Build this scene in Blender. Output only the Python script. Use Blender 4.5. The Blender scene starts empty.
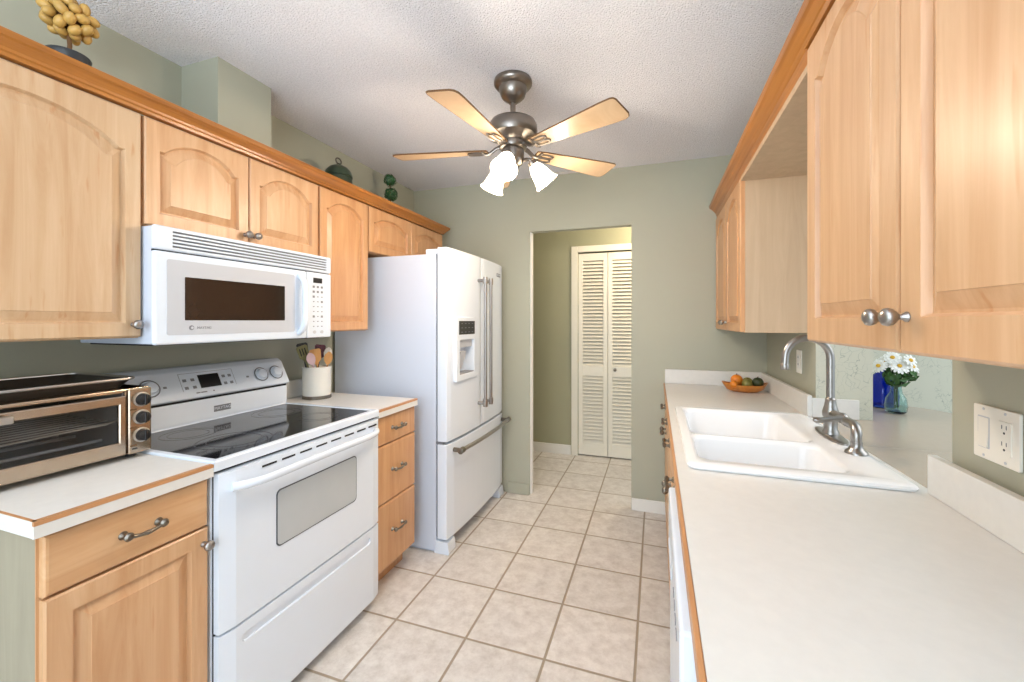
import bpy, bmesh, math, random
from mathutils import Vector, Matrix
S = bpy.context.scene
COL = S.collection
random.seed(7)
PI = math.pi

# ------------------------------------------------------------------ camera, world, light, exposure
F_PX, YAW, HOR, EYE = 419.1, 0.3312, 321.0, 1.3455
cd = bpy.data.cameras.new('camera'); cam = bpy.data.objects.new('camera', cd); COL.objects.link(cam)
cd.sensor_fit = 'HORIZONTAL'; cd.sensor_width = 36.0; cd.lens = F_PX / 1024 * 36.0
cd.shift_y = -(341.0 - HOR) / 1024; cd.clip_start = 0.02
cam.location = (0, 0, EYE); cam.rotation_euler = (PI / 2, 0, YAW)
S.camera = cam
w = bpy.data.worlds.new('world'); S.world = w; w.use_nodes = True
w.node_tree.nodes['Background'].inputs[0].default_value = (0.76, 0.89, 1.0, 1)
w.node_tree.nodes['Background'].inputs[1].default_value = 1.02

def area(name, loc, rot, sx, sy, power, color):
    l = bpy.data.lights.new(name, 'AREA'); l.shape = 'RECTANGLE'; l.size = sx; l.size_y = sy
    l.energy = power; l.color = color
    o = bpy.data.objects.new(name, l); COL.objects.link(o); o.location = loc; o.rotation_euler = rot
    return o
def point(name, loc, power, color, r):
    l = bpy.data.lights.new(name, 'POINT'); l.energy = power; l.color = color; l.shadow_soft_size = r
    o = bpy.data.objects.new(name, l); COL.objects.link(o); o.location = loc
    return o
# assumed daylight, no window built: area lights added at the open end behind the camera, and in the dining room beyond the pass-through
area('assumed_daylight_rear', (-0.75, -1.9, 1.35), (PI / 2, 0, 0), 2.4, 2.1, 46, (0.77, 0.89, 1.0))
area('flash_fill', (-0.45, -0.55, 1.75), (PI, 0, 0), 0.7, 0.7, 40, (0.78, 0.89, 1.0))  # unseen upward fill added to brighten the ceiling, like a bounced flash
area('assumed_daylight_dining', (2.6, 1.6, 2.2), (0, math.radians(62), 0), 1.8, 1.6, 16, (1.0, 0.98, 0.95))
# assumed hall lamp, unseen and without fixture, off to the right beyond the doorway
point('assumed_hall_lamp', (0.05, 3.72, 2.25), 22, (1.0, 0.82, 0.58), 0.09)

vs = S.view_settings
vs.view_transform = 'Standard'; vs.look = 'None'; vs.gamma = 1.0; vs.use_curve_mapping = False
vs.exposure = 0.30

# ------------------------------------------------------------------ materials
def lin(c):
    r = []
    for v in c:
        v /= 255.0
        r.append(v / 12.92 if v <= 0.04045 else ((v + 0.055) / 1.055) ** 2.4)
    return (r[0], r[1], r[2], 1.0)

def new_mat(name):
    m = bpy.data.materials.new(name); m.use_nodes = True
    nt = m.node_tree
    return m, nt, nt.nodes['Principled BSDF']

def setp(b, **k):
    for n, v in k.items():
        n = {'rough': 'Roughness', 'metal': 'Metallic', 'spec': 'Specular IOR Level', 'trans': 'Transmission Weight',
             'ior': 'IOR', 'coat': 'Coat Weight', 'alpha': 'Alpha', 'aniso': 'Anisotropic'}[n]
        b.inputs[n].default_value = v

def plain(name, c, var=0.04, scale=6.0, bump=0.0, bscale=200.0, **k):
    """solid colour with slight procedural mottling"""
    m, nt, b = new_mat(name)
    N, L = nt.nodes, nt.links
    c = lin(c)
    tc = N.new('ShaderNodeTexCoord')
    n = N.new('ShaderNodeTexNoise'); n.inputs['Scale'].default_value = scale; n.inputs['Detail'].default_value = 4
    L.new(tc.outputs['Object'], n.inputs['Vector'])
    r = N.new('ShaderNodeValToRGB')
    r.color_ramp.elements[0].position = 0.3; r.color_ramp.elements[1].position = 0.7
    r.color_ramp.elements[0].color = tuple(x * (1 - var) for x in c[:3]) + (1,)
    r.color_ramp.elements[1].color = tuple(min(1, x * (1 + var)) for x in c[:3]) + (1,)
    L.new(n.outputs['Fac'], r.inputs['Fac']); L.new(r.outputs['Color'], b.inputs['Base Color'])
    if bump:
        n2 = N.new('ShaderNodeTexNoise'); n2.inputs['Scale'].default_value = bscale; n2.inputs['Detail'].default_value = 3
        L.new(tc.outputs['Object'], n2.inputs['Vector'])
        bp = N.new('ShaderNodeBump'); bp.inputs['Strength'].default_value = bump; bp.inputs['Distance'].default_value = 0.004
        L.new(n2.outputs['Fac'], bp.inputs['Height']); L.new(bp.outputs['Normal'], b.inputs['Normal'])
    setp(b, **k)
    return m

def wood(name, ca, cb, stretch=(14, 14, 1.1), rough=0.38, rnd=0.05, fleck=None, coat=0.15):
    m, nt, b = new_mat(name)
    N, L = nt.nodes, nt.links
    tc = N.new('ShaderNodeTexCoord'); oi = N.new('ShaderNodeObjectInfo')
    mp = N.new('ShaderNodeMapping'); mp.inputs['Scale'].default_value = stretch
    ad = N.new('ShaderNodeVectorMath'); ad.operation = 'ADD'
    ml = N.new('ShaderNodeMath'); ml.operation = 'MULTIPLY'; ml.inputs[1].default_value = 17.0
    L.new(oi.outputs['Random'], ml.inputs[0]); L.new(tc.outputs['Object'], mp.inputs['Vector'])
    L.new(mp.outputs['Vector'], ad.inputs[0]); L.new(ml.outputs[0], ad.inputs[1])
    n = N.new('ShaderNodeTexNoise'); n.inputs['Scale'].default_value = 1.6; n.inputs['Detail'].default_value = 7
    n.inputs['Roughness'].default_value = 0.62; n.inputs['Distortion'].default_value = 0.7
    L.new(ad.outputs[0], n.inputs['Vector'])
    r = N.new('ShaderNodeValToRGB')
    r.color_ramp.elements[0].position = 0.28; r.color_ramp.elements[1].position = 0.72
    r.color_ramp.elements[0].color = lin(ca); r.color_ramp.elements[1].color = lin(cb)
    L.new(n.outputs['Fac'], r.inputs['Fac'])
    hs = N.new('ShaderNodeHueSaturation')
    mr = N.new('ShaderNodeMapRange'); mr.inputs['To Min'].default_value = 1 - rnd; mr.inputs['To Max'].default_value = 1 + rnd * 0.5
    L.new(oi.outputs['Random'], mr.inputs['Value']); L.new(mr.outputs[0], hs.inputs['Value'])
    last = r.outputs['Color']
    if fleck:
        m2 = N.new('ShaderNodeMapping'); m2.inputs['Scale'].default_value = (60, 60, 7)
        L.new(tc.outputs['Object'], m2.inputs['Vector'])
        n2 = N.new('ShaderNodeTexNoise'); n2.inputs['Scale'].default_value = 0.8; n2.inputs['Detail'].default_value = 2
        L.new(m2.outputs['Vector'], n2.inputs['Vector'])
        r2 = N.new('ShaderNodeValToRGB'); r2.color_ramp.elements[0].position = 0.655; r2.color_ramp.elements[1].position = 0.74
        r2.color_ramp.elements[0].color = (0, 0, 0, 1); r2.color_ramp.elements[1].color = (0.55, 0.55, 0.55, 1)
        L.new(n2.outputs['Fac'], r2.inputs['Fac'])
        mx = N.new('ShaderNodeMixRGB'); mx.inputs['Color2'].default_value = lin(fleck)
        L.new(r2.outputs['Color'], mx.inputs['Fac']); L.new(last, mx.inputs['Color1']); last = mx.outputs['Color']
    L.new(last, hs.inputs['Color']); L.new(hs.outputs['Color'], b.inputs['Base Color'])
    setp(b, rough=rough, coat=coat); b.inputs['Coat Roughness'].default_value = 0.25
    return m

def emis(name, c, s):
    m, nt, b = new_mat(name)
    b.inputs['Base Color'].default_value = lin(c); b.inputs['Emission Color'].default_value = lin(c)
    b.inputs['Emission Strength'].default_value = s
    return m

M = {}
M['maple'] = wood('maple', (198, 149, 105), (221, 181, 140), fleck=(196, 134, 84))
M['maple_light'] = wood('maple_light', (193, 153, 113), (216, 186, 150), fleck=(190, 132, 84))
M['maple_deep'] = wood('maple_deep', (194, 140, 93), (215, 168, 122), fleck=(190, 128, 80))
M['maple_h'] = wood('maple_h', (202, 152, 106), (222, 180, 136), stretch=(14, 1.1, 14))
M['veneer_shaded'] = wood('veneer_shaded', (150, 140, 120), (166, 156, 136), rough=0.55, rnd=0.02, coat=0)  # darker copy of the veneer, the end panel's shade put into its colour
M['veneer'] = wood('veneer', (185, 157, 126), (201, 173, 141), rough=0.5, rnd=0.03, coat=0)
M['crown'] = wood('crown', (146, 86, 28), (190, 124, 54), stretch=(22, 0.9, 22), rough=0.3, rnd=0.02)
M['edgewood'] = wood('edgewood', (184, 128, 80), (204, 150, 102), stretch=(12, 1.2, 12), rough=0.4, rnd=0.02)
M['blade'] = wood('blade', (196, 162, 124), (214, 184, 148), stretch=(6, 6, 6), rough=0.35, rnd=0.05)
M['spoon'] = wood('spoon', (206, 150, 88), (226, 178, 116), rough=0.55, rnd=0.2, coat=0)
M['bowlwood'] = wood('bowlwood', (186, 108, 38), (214, 140, 62), rough=0.3, rnd=0.02)
M['sage'] = plain('sage_paint', (172, 172, 154), var=0.02, scale=2, bump=0.08, bscale=160, rough=0.55)
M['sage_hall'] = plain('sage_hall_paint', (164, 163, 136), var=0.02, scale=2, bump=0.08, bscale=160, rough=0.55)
M['white_paint'] = plain('white_paint', (232, 230, 224), var=0.015, rough=0.4)
M['cream_paint'] = plain('cream_paint', (232, 226, 212), var=0.015, rough=0.4)
M['white'] = plain('white_enamel', (226, 234, 244), var=0.01, scale=3, rough=0.22, spec=0.5)
M['white_text'] = plain('white_textured_steel', (208, 216, 230), var=0.01, scale=3, bump=0.05, bscale=500, rough=0.42)
M['whiteplastic'] = plain('white_plastic', (232, 231, 226), var=0.01, rough=0.35)
M['almond'] = plain('almond_plastic', (240, 236, 226), var=0.01, rough=0.35)
M['counter'] = plain('laminate', (222, 220, 215), var=0.02, scale=40, rough=0.35)
M['ledge'] = plain('laminate_bar', (184, 171, 155), var=0.02, scale=40, rough=0.22)
M['sinkwhite'] = plain('sink_enamel', (240, 240, 240), var=0.005, rough=0.12)
M['grey'] = plain('grey_panel', (196, 199, 205), var=0.01, rough=0.3)
M['glassgrey'] = plain('oven_window', (186, 191, 193), var=0.03, rough=0.12)
M['black'] = plain('black_plastic', (22, 22, 24), var=0.1, rough=0.35)
M['darkgap'] = plain('dark_gap', (28, 28, 30), var=0.05, rough=0.7)
M['slot'] = plain('slot_grey', (120, 122, 128), var=0.05, rough=0.6)
M['trimdark'] = plain('dark_trim', (74, 76, 80), var=0.02, rough=0.4)
M['marks'] = plain('printed_grey', (128, 130, 136), var=0.02, rough=0.5)
M['mwglass'] = plain('microwave_glass', (40, 31, 26), var=0.25, scale=5, rough=0.10, spec=0.6)
M['cookglass'] = plain('ceramic_glass', (34, 34, 37), var=0.25, scale=90, rough=0.06, spec=0.7)
M['ring'] = plain('burner_ring', (92, 93, 98), var=0.1, rough=0.15)
M['steel'] = plain('brushed_steel', (190, 186, 180), var=0.05, scale=30, metal=1.0, rough=0.28)
M['toaststeel'] = plain('toaster_steel', (188, 170, 150), var=0.05, scale=20, metal=1.0, rough=0.22)
M['nickel'] = plain('brushed_nickel', (162, 158, 154), var=0.05, scale=30, metal=1.0, rough=0.30)
M['pewter'] = plain('pewter', (128, 122, 112), var=0.1, scale=30, metal=1.0, rough=0.32)
M['fanmetal'] = plain('fan_nickel', (142, 134, 126), var=0.04, scale=20, metal=1.0, rough=0.30)
M['tray'] = plain('tray_dark', (96, 92, 88), var=0.1, metal=0.9, rough=0.4)
M['ovenin'] = plain('oven_interior', (128, 126, 122), var=0.1, metal=0.3, rough=0.4)
M['blackpot'] = plain('black_pot', (46, 48, 50), var=0.1, rough=0.35)
M['berry'] = plain('berry_yellow', (192, 152, 80), var=0.18, scale=25, rough=0.4)
M['twig'] = plain('twig', (104, 72, 40), var=0.2, rough=0.8)
M['darkgreen'] = plain('dark_green_glaze', (44, 58, 40), var=0.3, scale=14, rough=0.3)
M['leaf'] = plain('leaf_green', (58, 98, 44), var=0.3, scale=20, rough=0.5)
M['leafdark'] = plain('leaf_dark_green', (34, 78, 38), var=0.3, scale=20, rough=0.4)
M['orange'] = plain('orange_skin', (226, 132, 36), var=0.08, scale=30, rough=0.4)
M['mango'] = plain('gourd_green', (134, 128, 62), var=0.2, scale=20, rough=0.4)
M['avocado'] = plain('avocado_skin', (54, 64, 34), var=0.2, scale=30, rough=0.45)
M['crock'] = plain('crock_glaze', (234, 232, 224), var=0.01, rough=0.25)
M['petal'] = plain('petal', (248, 248, 244), var=0.02, rough=0.5)
M['pollen'] = plain('pollen', (226, 176, 50), var=0.1, rough=0.6)
M['tan'] = plain('tan_plastic', (176, 142, 96), var=0.05, rough=0.4)
M['purple'] = plain('mottled_purple', (96, 40, 60), var=0.6, scale=60, rough=0.4)
M['green_plastic'] = plain('olive_plastic', (126, 122, 82), var=0.05, rough=0.4)
M['pink_plastic'] = plain('pale_mauve_plastic', (206, 178, 184), var=0.05, rough=0.4)

def glass(name, c, rough=0.02):
    m, nt, b = new_mat(name)
    b.inputs['Base Color'].default_value = lin(c); setp(b, rough=rough, trans=1.0, ior=1.45)
    return m
M['blueglass'] = glass('cobalt_glass', (56, 98, 212))
M['tealglass'] = glass('teal_glass', (206, 232, 230))
M['ovenglass'] = glass('oven_glass', (205, 200, 195))
b_ = M['ovenglass'].node_tree.nodes['Principled BSDF']; setp(b_, trans=0.0, alpha=0.22, rough=0.03); b_.inputs['Base Color'].default_value = lin((60, 58, 56))
M['shade'] = emis('frosted_shade', (255, 238, 212), 7.5)

def mat_ceiling():
    m, nt, b = new_mat('popcorn_ceiling'); N, L = nt.nodes, nt.links
    tc = N.new('ShaderNodeTexCoord')
    n = N.new('ShaderNodeTexNoise'); n.inputs['Scale'].default_value = 120; n.inputs['Detail'].default_value = 3; n.inputs['Roughness'].default_value = 0.6
    v = N.new('ShaderNodeTexVoronoi'); v.inputs['Scale'].default_value = 150
    L.new(tc.outputs['Object'], n.inputs['Vector']); L.new(tc.outputs['Object'], v.inputs['Vector'])
    s = N.new('ShaderNodeMath'); s.operation = 'SUBTRACT'; L.new(n.outputs['Fac'], s.inputs[0]); L.new(v.outputs['Distance'], s.inputs[1])
    bp = N.new('ShaderNodeBump'); bp.inputs['Strength'].default_value = 0.75; bp.inputs['Distance'].default_value = 0.007
    L.new(s.outputs[0], bp.inputs['Height']); L.new(bp.outputs['Normal'], b.inputs['Normal'])
    r = N.new('ShaderNodeValToRGB'); r.color_ramp.elements[0].position = 0.3; r.color_ramp.elements[1].position = 0.65
    r.color_ramp.elements[0].color = lin((232, 231, 236)); r.color_ramp.elements[1].color = lin((248, 247, 251))
    L.new(n.outputs['Fac'], r.inputs['Fac']); L.new(r.outputs['Color'], b.inputs['Base Color'])
    setp(b, rough=0.9, spec=0.1); return m
M['ceiling'] = mat_ceiling()

TX, TY, TP = -0.764, 2.3046, 0.3437
def mat_tiles():
    m, nt, b = new_mat('floor_tiles'); N, L = nt.nodes, nt.links
    tc = N.new('ShaderNodeTexCoord'); sx = N.new('ShaderNodeSeparateXYZ'); L.new(tc.outputs['Object'], sx.inputs[0])
    def mth(op, a, bb=None):
        q = N.new('ShaderNodeMath'); q.operation = op
        for i, v in enumerate((a, bb)):
            if v is None: continue
            if isinstance(v, (int, float)): q.inputs[i].default_value = v
            else: L.new(v, q.inputs[i])
        return q.outputs[0]
    fl, ds = [], []
    for o, off in ((sx.outputs['X'], TX), (sx.outputs['Y'], TY)):
        t = mth('DIVIDE', mth('SUBTRACT', o, off), TP)
        fl.append(mth('FLOOR', t)); fr = mth('FRACT', t)
        ds.append(mth('MINIMUM', fr, mth('SUBTRACT', 1.0, fr)))
    d = mth('MINIMUM', ds[0], ds[1])
    g = N.new('ShaderNodeMapRange'); g.interpolation_type = 'SMOOTHSTEP'
    g.inputs['From Min'].default_value = 0.011; g.inputs['From Max'].default_value = 0.020
    L.new(d, g.inputs['Value'])
    cb = N.new('ShaderNodeCombineXYZ'); L.new(fl[0], cb.inputs[0]); L.new(fl[1], cb.inputs[1])
    wn = N.new('ShaderNodeTexWhiteNoise'); L.new(cb.outputs[0], wn.inputs['Vector'])
    off = N.new('ShaderNodeVectorMath'); off.operation = 'MULTIPLY_ADD'; off.inputs[1].default_value = (9, 9, 9)
    L.new(wn.outputs['Color'], off.inputs[0]); L.new(tc.outputs['Object'], off.inputs[2])
    n = N.new('ShaderNodeTexNoise'); n.inputs['Scale'].default_value = 16; n.inputs['Detail'].default_value = 10; n.inputs['Roughness'].default_value = 0.72
    L.new(off.outputs[0], n.inputs['Vector'])
    r = N.new('ShaderNodeValToRGB'); e = r.color_ramp.elements
    e[0].position = 0.32; e[0].color = lin((196, 188, 180)); e[1].position = 0.62; e[1].color = lin((225, 220, 214))
    L.new(n.outputs['Fac'], r.inputs['Fac'])
    hs = N.new('ShaderNodeHueSaturation'); mr = N.new('ShaderNodeMapRange'); mr.inputs['To Min'].default_value = 0.95; mr.inputs['To Max'].default_value = 1.03
    L.new(wn.outputs['Value'], mr.inputs['Value']); L.new(mr.outputs[0], hs.inputs['Value']); L.new(r.outputs['Color'], hs.inputs['Color'])
    mx = N.new('ShaderNodeMixRGB'); mx.inputs['Color1'].default_value = lin((160, 145, 126))
    L.new(g.outputs[0], mx.inputs['Fac']); L.new(hs.outputs['Color'], mx.inputs['Color2']); L.new(mx.outputs['Color'], b.inputs['Base Color'])
    bp = N.new('ShaderNodeBump'); bp.inputs['Strength'].default_value = 0.5; bp.inputs['Distance'].default_value = 0.004
    L.new(g.outputs[0], bp.inputs['Height']); L.new(bp.outputs['Normal'], b.inputs['Normal'])
    setp(b, rough=0.42); return m
M['tiles'] = mat_tiles()

def mat_crackle():
    m, nt, b = new_mat('crackled_plaster'); N, L = nt.nodes, nt.links
    tc = N.new('ShaderNodeTexCoord')
    dn = N.new('ShaderNodeTexNoise'); dn.inputs['Scale'].default_value = 9; dn.inputs['Detail'].default_value = 3
    L.new(tc.outputs['Object'], dn.inputs['Vector'])
    ma = N.new('ShaderNodeVectorMath'); ma.operation = 'MULTIPLY_ADD'; ma.inputs[1].default_value = (0.25, 0.25, 0.25)
    L.new(dn.outputs['Color'], ma.inputs[0]); L.new(tc.outputs['Object'], ma.inputs[2])
    v = N.new('ShaderNodeTexVoronoi'); v.feature = 'DISTANCE_TO_EDGE'; v.inputs['Scale'].default_value = 24
    L.new(ma.outputs[0], v.inputs['Vector'])
    r = N.new('ShaderNodeValToRGB'); r.color_ramp.elements[0].position = 0.006; r.color_ramp.elements[1].position = 0.028
    r.color_ramp.elements[0].color = (0.75, 0.75, 0.75, 1); r.color_ramp.elements[1].color = (0, 0, 0, 1)
    L.new(v.outputs['Distance'], r.inputs['Fac'])
    n3 = N.new('ShaderNodeTexNoise'); n3.inputs['Scale'].default_value = 11; L.new(tc.outputs['Object'], n3.inputs['Vector'])
    r3 = N.new('ShaderNodeValToRGB'); r3.color_ramp.elements[0].position = 0.42; r3.color_ramp.elements[1].position = 0.55
    L.new(n3.outputs['Fac'], r3.inputs['Fac'])
    mu = N.new('ShaderNodeMath'); mu.operation = 'MULTIPLY'; L.new(r.outputs['Color'], mu.inputs[0]); L.new(r3.outputs['Color'], mu.inputs[1])
    mx = N.new('ShaderNodeMixRGB'); mx.inputs['Color1'].default_value = lin((199, 198, 181)); mx.inputs['Color2'].default_value = lin((138, 146, 134))
    L.new(mu.outputs[0], mx.inputs['Fac']); L.new(mx.outputs['Color'], b.inputs['Base Color'])
    setp(b, rough=0.6); return m
M['crackle'] = mat_crackle()

# ------------------------------------------------------------------ mesh helpers (everything is drawn in world metres)
class MB:
    def __init__(s): s.bm = bmesh.new(); s.smooth = False
    def _app(s, b2):
        me = bpy.data.meshes.new('t'); b2.to_mesh(me); b2.free(); s.bm.from_mesh(me); bpy.data.meshes.remove(me); return s
    def box(s, x0, x1, y0, y1, z0, z1, bev=0.0, seg=2):
        b = bmesh.new(); bmesh.ops.create_cube(b, size=1.0)
        for v in b.verts:
            v.co = Vector(((x0 + x1) / 2 + v.co.x * abs(x1 - x0), (y0 + y1) / 2 + v.co.y * abs(y1 - y0), (z0 + z1) / 2 + v.co.z * abs(z1 - z0)))
        if bev: bmesh.ops.bevel(b, geom=b.edges[:], offset=bev, segments=seg, affect='EDGES', profile=0.5)
        return s._app(b)
    def prism(s, poly, f, h0, h1, bev=0.0, seg=2):
        """poly of (a,b) extruded over h; f(a,b,h) -> world"""
        b = bmesh.new()
        A = [b.verts.new(f(p[0], p[1], h0)) for p in poly]; B = [b.verts.new(f(p[0], p[1], h1)) for p in poly]
        b.faces.new(A); b.faces.new(B[::-1]); n = len(poly)
        for i in range(n): b.faces.new((A[i], B[i], B[(i + 1) % n], A[(i + 1) % n]))
        bmesh.ops.recalc_face_normals(b, faces=b.faces[:])
        if bev: bmesh.ops.bevel(b, geom=b.edges[:], offset=bev, segments=seg, affect='EDGES', profile=0.5)
        return s._app(b)
    def rings(s, R, cap0=True, cap1=True, closed=False):
        b = bmesh.new(); V = [[b.verts.new(p) for p in r] for r in R]; n = len(V[0]); m = len(V)
        for k in range(m if closed else m - 1):
            a, c = V[k], V[(k + 1) % m]
            for i in range(n): b.faces.new((a[i], a[(i + 1) % n], c[(i + 1) % n], c[i]))
        if not closed:
            if cap0: b.faces.new(V[0][::-1])
            if cap1: b.faces.new(V[-1])
        bmesh.ops.recalc_face_normals(b, faces=b.faces[:])
        return s._app(b)
    def lathe(s, prof, c, ax=(0, 0, 1), n=24, cap0=True, cap1=True):
        """prof: (r, h) list along axis ax from c"""
        ax = Vector(ax).normalized(); u = ax.orthogonal().normalized(); v = ax.cross(u); c = Vector(c)
        R = [[c + ax * h + (u * math.cos(2 * PI * i / n) + v * math.sin(2 * PI * i / n)) * max(r, 1e-4) for i in range(n)] for r, h in prof]
        s.smooth = True
        return s.rings(R, cap0, cap1)
    def cyl(s, p0, p1, r0, r1=None, n=16):
        p0, p1 = Vector(p0), Vector(p1); L = (p1 - p0).length
        return s.lathe([(r0, 0), (r0 if r1 is None else r1, L)], p0, p1 - p0, n)
    def frame(s, y0, y1, z0, z1, i0, i1, j0, j1, xa, xb, f=None, e=0.003):
        """rectangular ring: outer (y0..y1, z0..z1), opening (i0..i1, j0..j1), from depth xa to face xb"""
        f = f or (lambda a, z, h: (h, a, z))
        q = lambda a0, a1, b0, b1, h: [f(a, z, h) for a, z in ((a0, b0), (a1, b0), (a1, b1), (a0, b1))]
        d = e if xb > xa else -e
        return s.rings([q(y0, y1, z0, z1, xa), q(y0, y1, z0, z1, xb - d), q(y0 + e, y1 - e, z0 + e, z1 - e, xb),
                        q(i0 - e, i1 + e, j0 - e, j1 + e, xb), q(i0, i1, j0, j1, xb - d), q(i0, i1, j0, j1, xa)], closed=True)
    def tube(s, pts, r, n=12, closed=False, flat=1.0):
        pts = [Vector(p) for p in pts]; m = len(pts); R = []; u = None
        for i, p in enumerate(pts):
            if closed: t = (pts[(i + 1) % m] - pts[i - 1]).normalized()
            else: t = (pts[min(i + 1, m - 1)] - pts[max(i - 1, 0)]).normalized()
            u = t.orthogonal().normalized() if u is None else (u - t * u.dot(t)).normalized()
            v = t.cross(u); rr = r[i] if isinstance(r, (list, tuple)) else r
            R.append([p + u * math.cos(2 * PI * k / n) * rr + v * math.sin(2 * PI * k / n) * rr * flat for k in range(n)])
        s.smooth = True
        return s.rings(R, closed=closed)
    def ball(s, c, rx, ry=None, rz=None, rot=None, n=16):
        b = bmesh.new(); bmesh.ops.create_uvsphere(b, u_segments=n, v_segments=max(6, n // 2 + 2), radius=1)
        ry = rx if ry is None else ry; rz = rx if rz is None else rz
        for v in b.verts:
            p = Vector((v.co.x * rx, v.co.y * ry, v.co.z * rz)); 
            if rot is not None: p = rot @ p
            v.co = p + Vector(c)
        s.smooth = True
        return s._app(b)
    def build(s, name, mat, parent=None, recalc=False, auto=True):
        if recalc: bmesh.ops.recalc_face_normals(s.bm, faces=s.bm.faces[:])
        off = parent_origin(parent) if parent else Vector((0, 0, 0))
        for v in s.bm.verts: v.co -= off
        me = bpy.data.meshes.new(name); s.bm.to_mesh(me); s.bm.free()
        me.materials.append(M[mat] if isinstance(mat, str) else mat)
        if s.smooth:
            for p in me.polygons: p.use_smooth = True
            me.set_sharp_from_angle(angle=math.radians(42))
        o = bpy.data.objects.new(name, me); COL.objects.link(o)
        if parent: o.parent = parent
        return o

def parent_origin(o):
    v = Vector((0, 0, 0))
    while o is not None: v += o.location; o = o.parent
    return v

def boolean(o, cutters):
    """subtract MB cutters (world coordinates) from object o, permanently"""
    for cmb in cutters:
        off = parent_origin(o)
        for v in cmb.bm.verts: v.co -= off - Vector((0, 0, 0))
        me = bpy.data.meshes.new('c'); cmb.bm.to_mesh(me); cmb.bm.free()
        c = bpy.data.objects.new('c', me); COL.objects.link(c); c.parent = o
        md = o.modifiers.new('b', 'BOOLEAN'); md.object = c; md.operation = 'DIFFERENCE'; md.solver = 'EXACT'
        dg = bpy.context.evaluated_depsgraph_get(); dg.update()
        nm = bpy.data.meshes.new_from_object(o.evaluated_get(dg))
        o.modifiers.remove(md); old = o.data; o.data = nm; nm.name = old.name
        bpy.data.objects.remove(c)
    return o

def tag(o, label, cat, group=None):
    o['label'] = label; o['category'] = cat
    if group: o['group'] = group
    return o
def thing(name, label, cat, loc, group=None):
    o = bpy.data.objects.new(name, None); o.empty_display_size = 0.05; COL.objects.link(o); o.location = loc
    return tag(o, label, cat, group)
def struct(o): o['kind'] = 'structure'; return o

def text(name, body, size, loc, right, up, mat, parent, depth=0.0004):
    c = bpy.data.curves.new(name, 'FONT'); c.body = body; c.size = size; c.extrude = depth
    c.align_x = 'CENTER'; c.align_y = 'CENTER'
    t = bpy.data.objects.new(name, c); COL.objects.link(t)
    dg = bpy.context.evaluated_depsgraph_get(); me = bpy.data.meshes.new_from_object(t.evaluated_get(dg))
    bpy.data.objects.remove(t)
    r, u = Vector(right), Vector(up); n = r.cross(u); off = parent_origin(parent); L = Vector(loc)
    for v in me.vertices: v.co = L + r * v.co.x + u * v.co.y + n * v.co.z - off
    me.materials.clear(); me.materials.append(M[mat])
    o = bpy.data.objects.new(name, me); COL.objects.link(o); o.parent = parent
    return o

# ------------------------------------------------------------------ the room
XL, XR, YB, ZC = -1.95, 0.68, 3.11, 2.45      # left wall, right wall, back wall, ceiling
YR = -1.9                                      # open end behind the camera
YH = 4.19                                      # closet wall of the hall
struct(MB().box(-2.05, 4.2, YR, 4.75, -0.05, 0).build('floor', 'tiles'))
struct(MB().box(-2.05, 0.89, YR, 4.75, ZC, ZC + 0.05).build('ceiling', 'ceiling'))
struct(MB().box(XL - 0.1, XL, YR, YB, 0, ZC).build('wall_left', 'sage'))
b = MB()
DX0, DX1, DZ = -0.925, -0.167, 2.034
b.prism([(XL - 0.1, 0), (DX0, 0), (DX0, DZ), (DX1, DZ), (DX1, 0), (0.89, 0), (0.89, ZC), (XL - 0.1, ZC)], lambda a, z, h: (a, h, z), YB, YB + 0.065)
struct(b.build('wall_back', 'sage'))
# right wall with the pass-through above the sink
OY0, OY1 = 1.31, 2.23
b = MB()
b.box(XR, 0.89, YR, OY0, 0, ZC); b.box(XR, 0.89, OY1, YB, 0, ZC)
b.box(XR, 0.89, OY0, OY1, 0, 0.872); b.box(XR, 0.89, OY0, OY1, 2.035, ZC)
o = struct(b.build('wall_right', 'sage'))
o.data.materials.append(M['crackle'])
for p in o.data.polygons:
    if (abs(p.normal.y) > 0.9 and abs(p.center.y - OY1) < 0.01) or p.normal.x > 0.9: p.material_index = 1
struct(MB().box(0.89, 4.2, 2.95, 3.05, 0, ZC).build('wall_dining', 'crackle'))
# hall
struct(MB().prism([(-1.95, 0), (-0.74, 0), (-0.74, 2.03), (0.02, 2.03), (0.02, 0), (0.89, 0), (0.89, ZC), (-1.95, ZC)], lambda a, z, h: (a, h, z), YH, YH + 0.1).build('wall_hall', 'sage_hall'))
struct(MB().box(-2.05, -1.95, YB + 0.067, 4.3, 0, ZC).build('wall_hall_side', 'sage_hall'))
# boxed vent chase on the left wall
struct(MB().box(XL, -1.73, 1.255, 1.512, 2.032, ZC).build('wall_chase', 'sage'))
# closet behind the louvres
struct(MB().prism([(-0.80, YH + 0.102), (-0.80, YH + 0.5), (0.1, YH + 0.5), (0.1, YH + 0.102), (0.14, YH + 0.102), (0.14, YH + 0.54), (-0.84, YH + 0.54), (-0.84, YH + 0.102)], lambda a, y, h: (a, y, h), 0, ZC).build('wall_closet', 'sage_hall'))
# baseboards
struct(MB().box(-0.165, 0.07, YB - 0.014, YB - 0.001, 0, 0.085, 0.003).build('baseboard_back', 'white_paint'))
struct(MB().box(-1.10, -0.927, YB - 0.014, YB - 0.001, 0, 0.085, 0.003).build('baseboard_left', 'sage'))
struct(MB().box(-1.94, -0.81, YH - 0.015, YH - 0.001, 0, 0.095, 0.003).build('baseboard_hall', 'white_paint'))
# doorway liner
b = MB(); b.box(DX0, DX0 + 0.010, YB + 0.015, YB + 0.064, 0, DZ - 0.001)
struct(b.build('trim_1', 'white_paint'))
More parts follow.
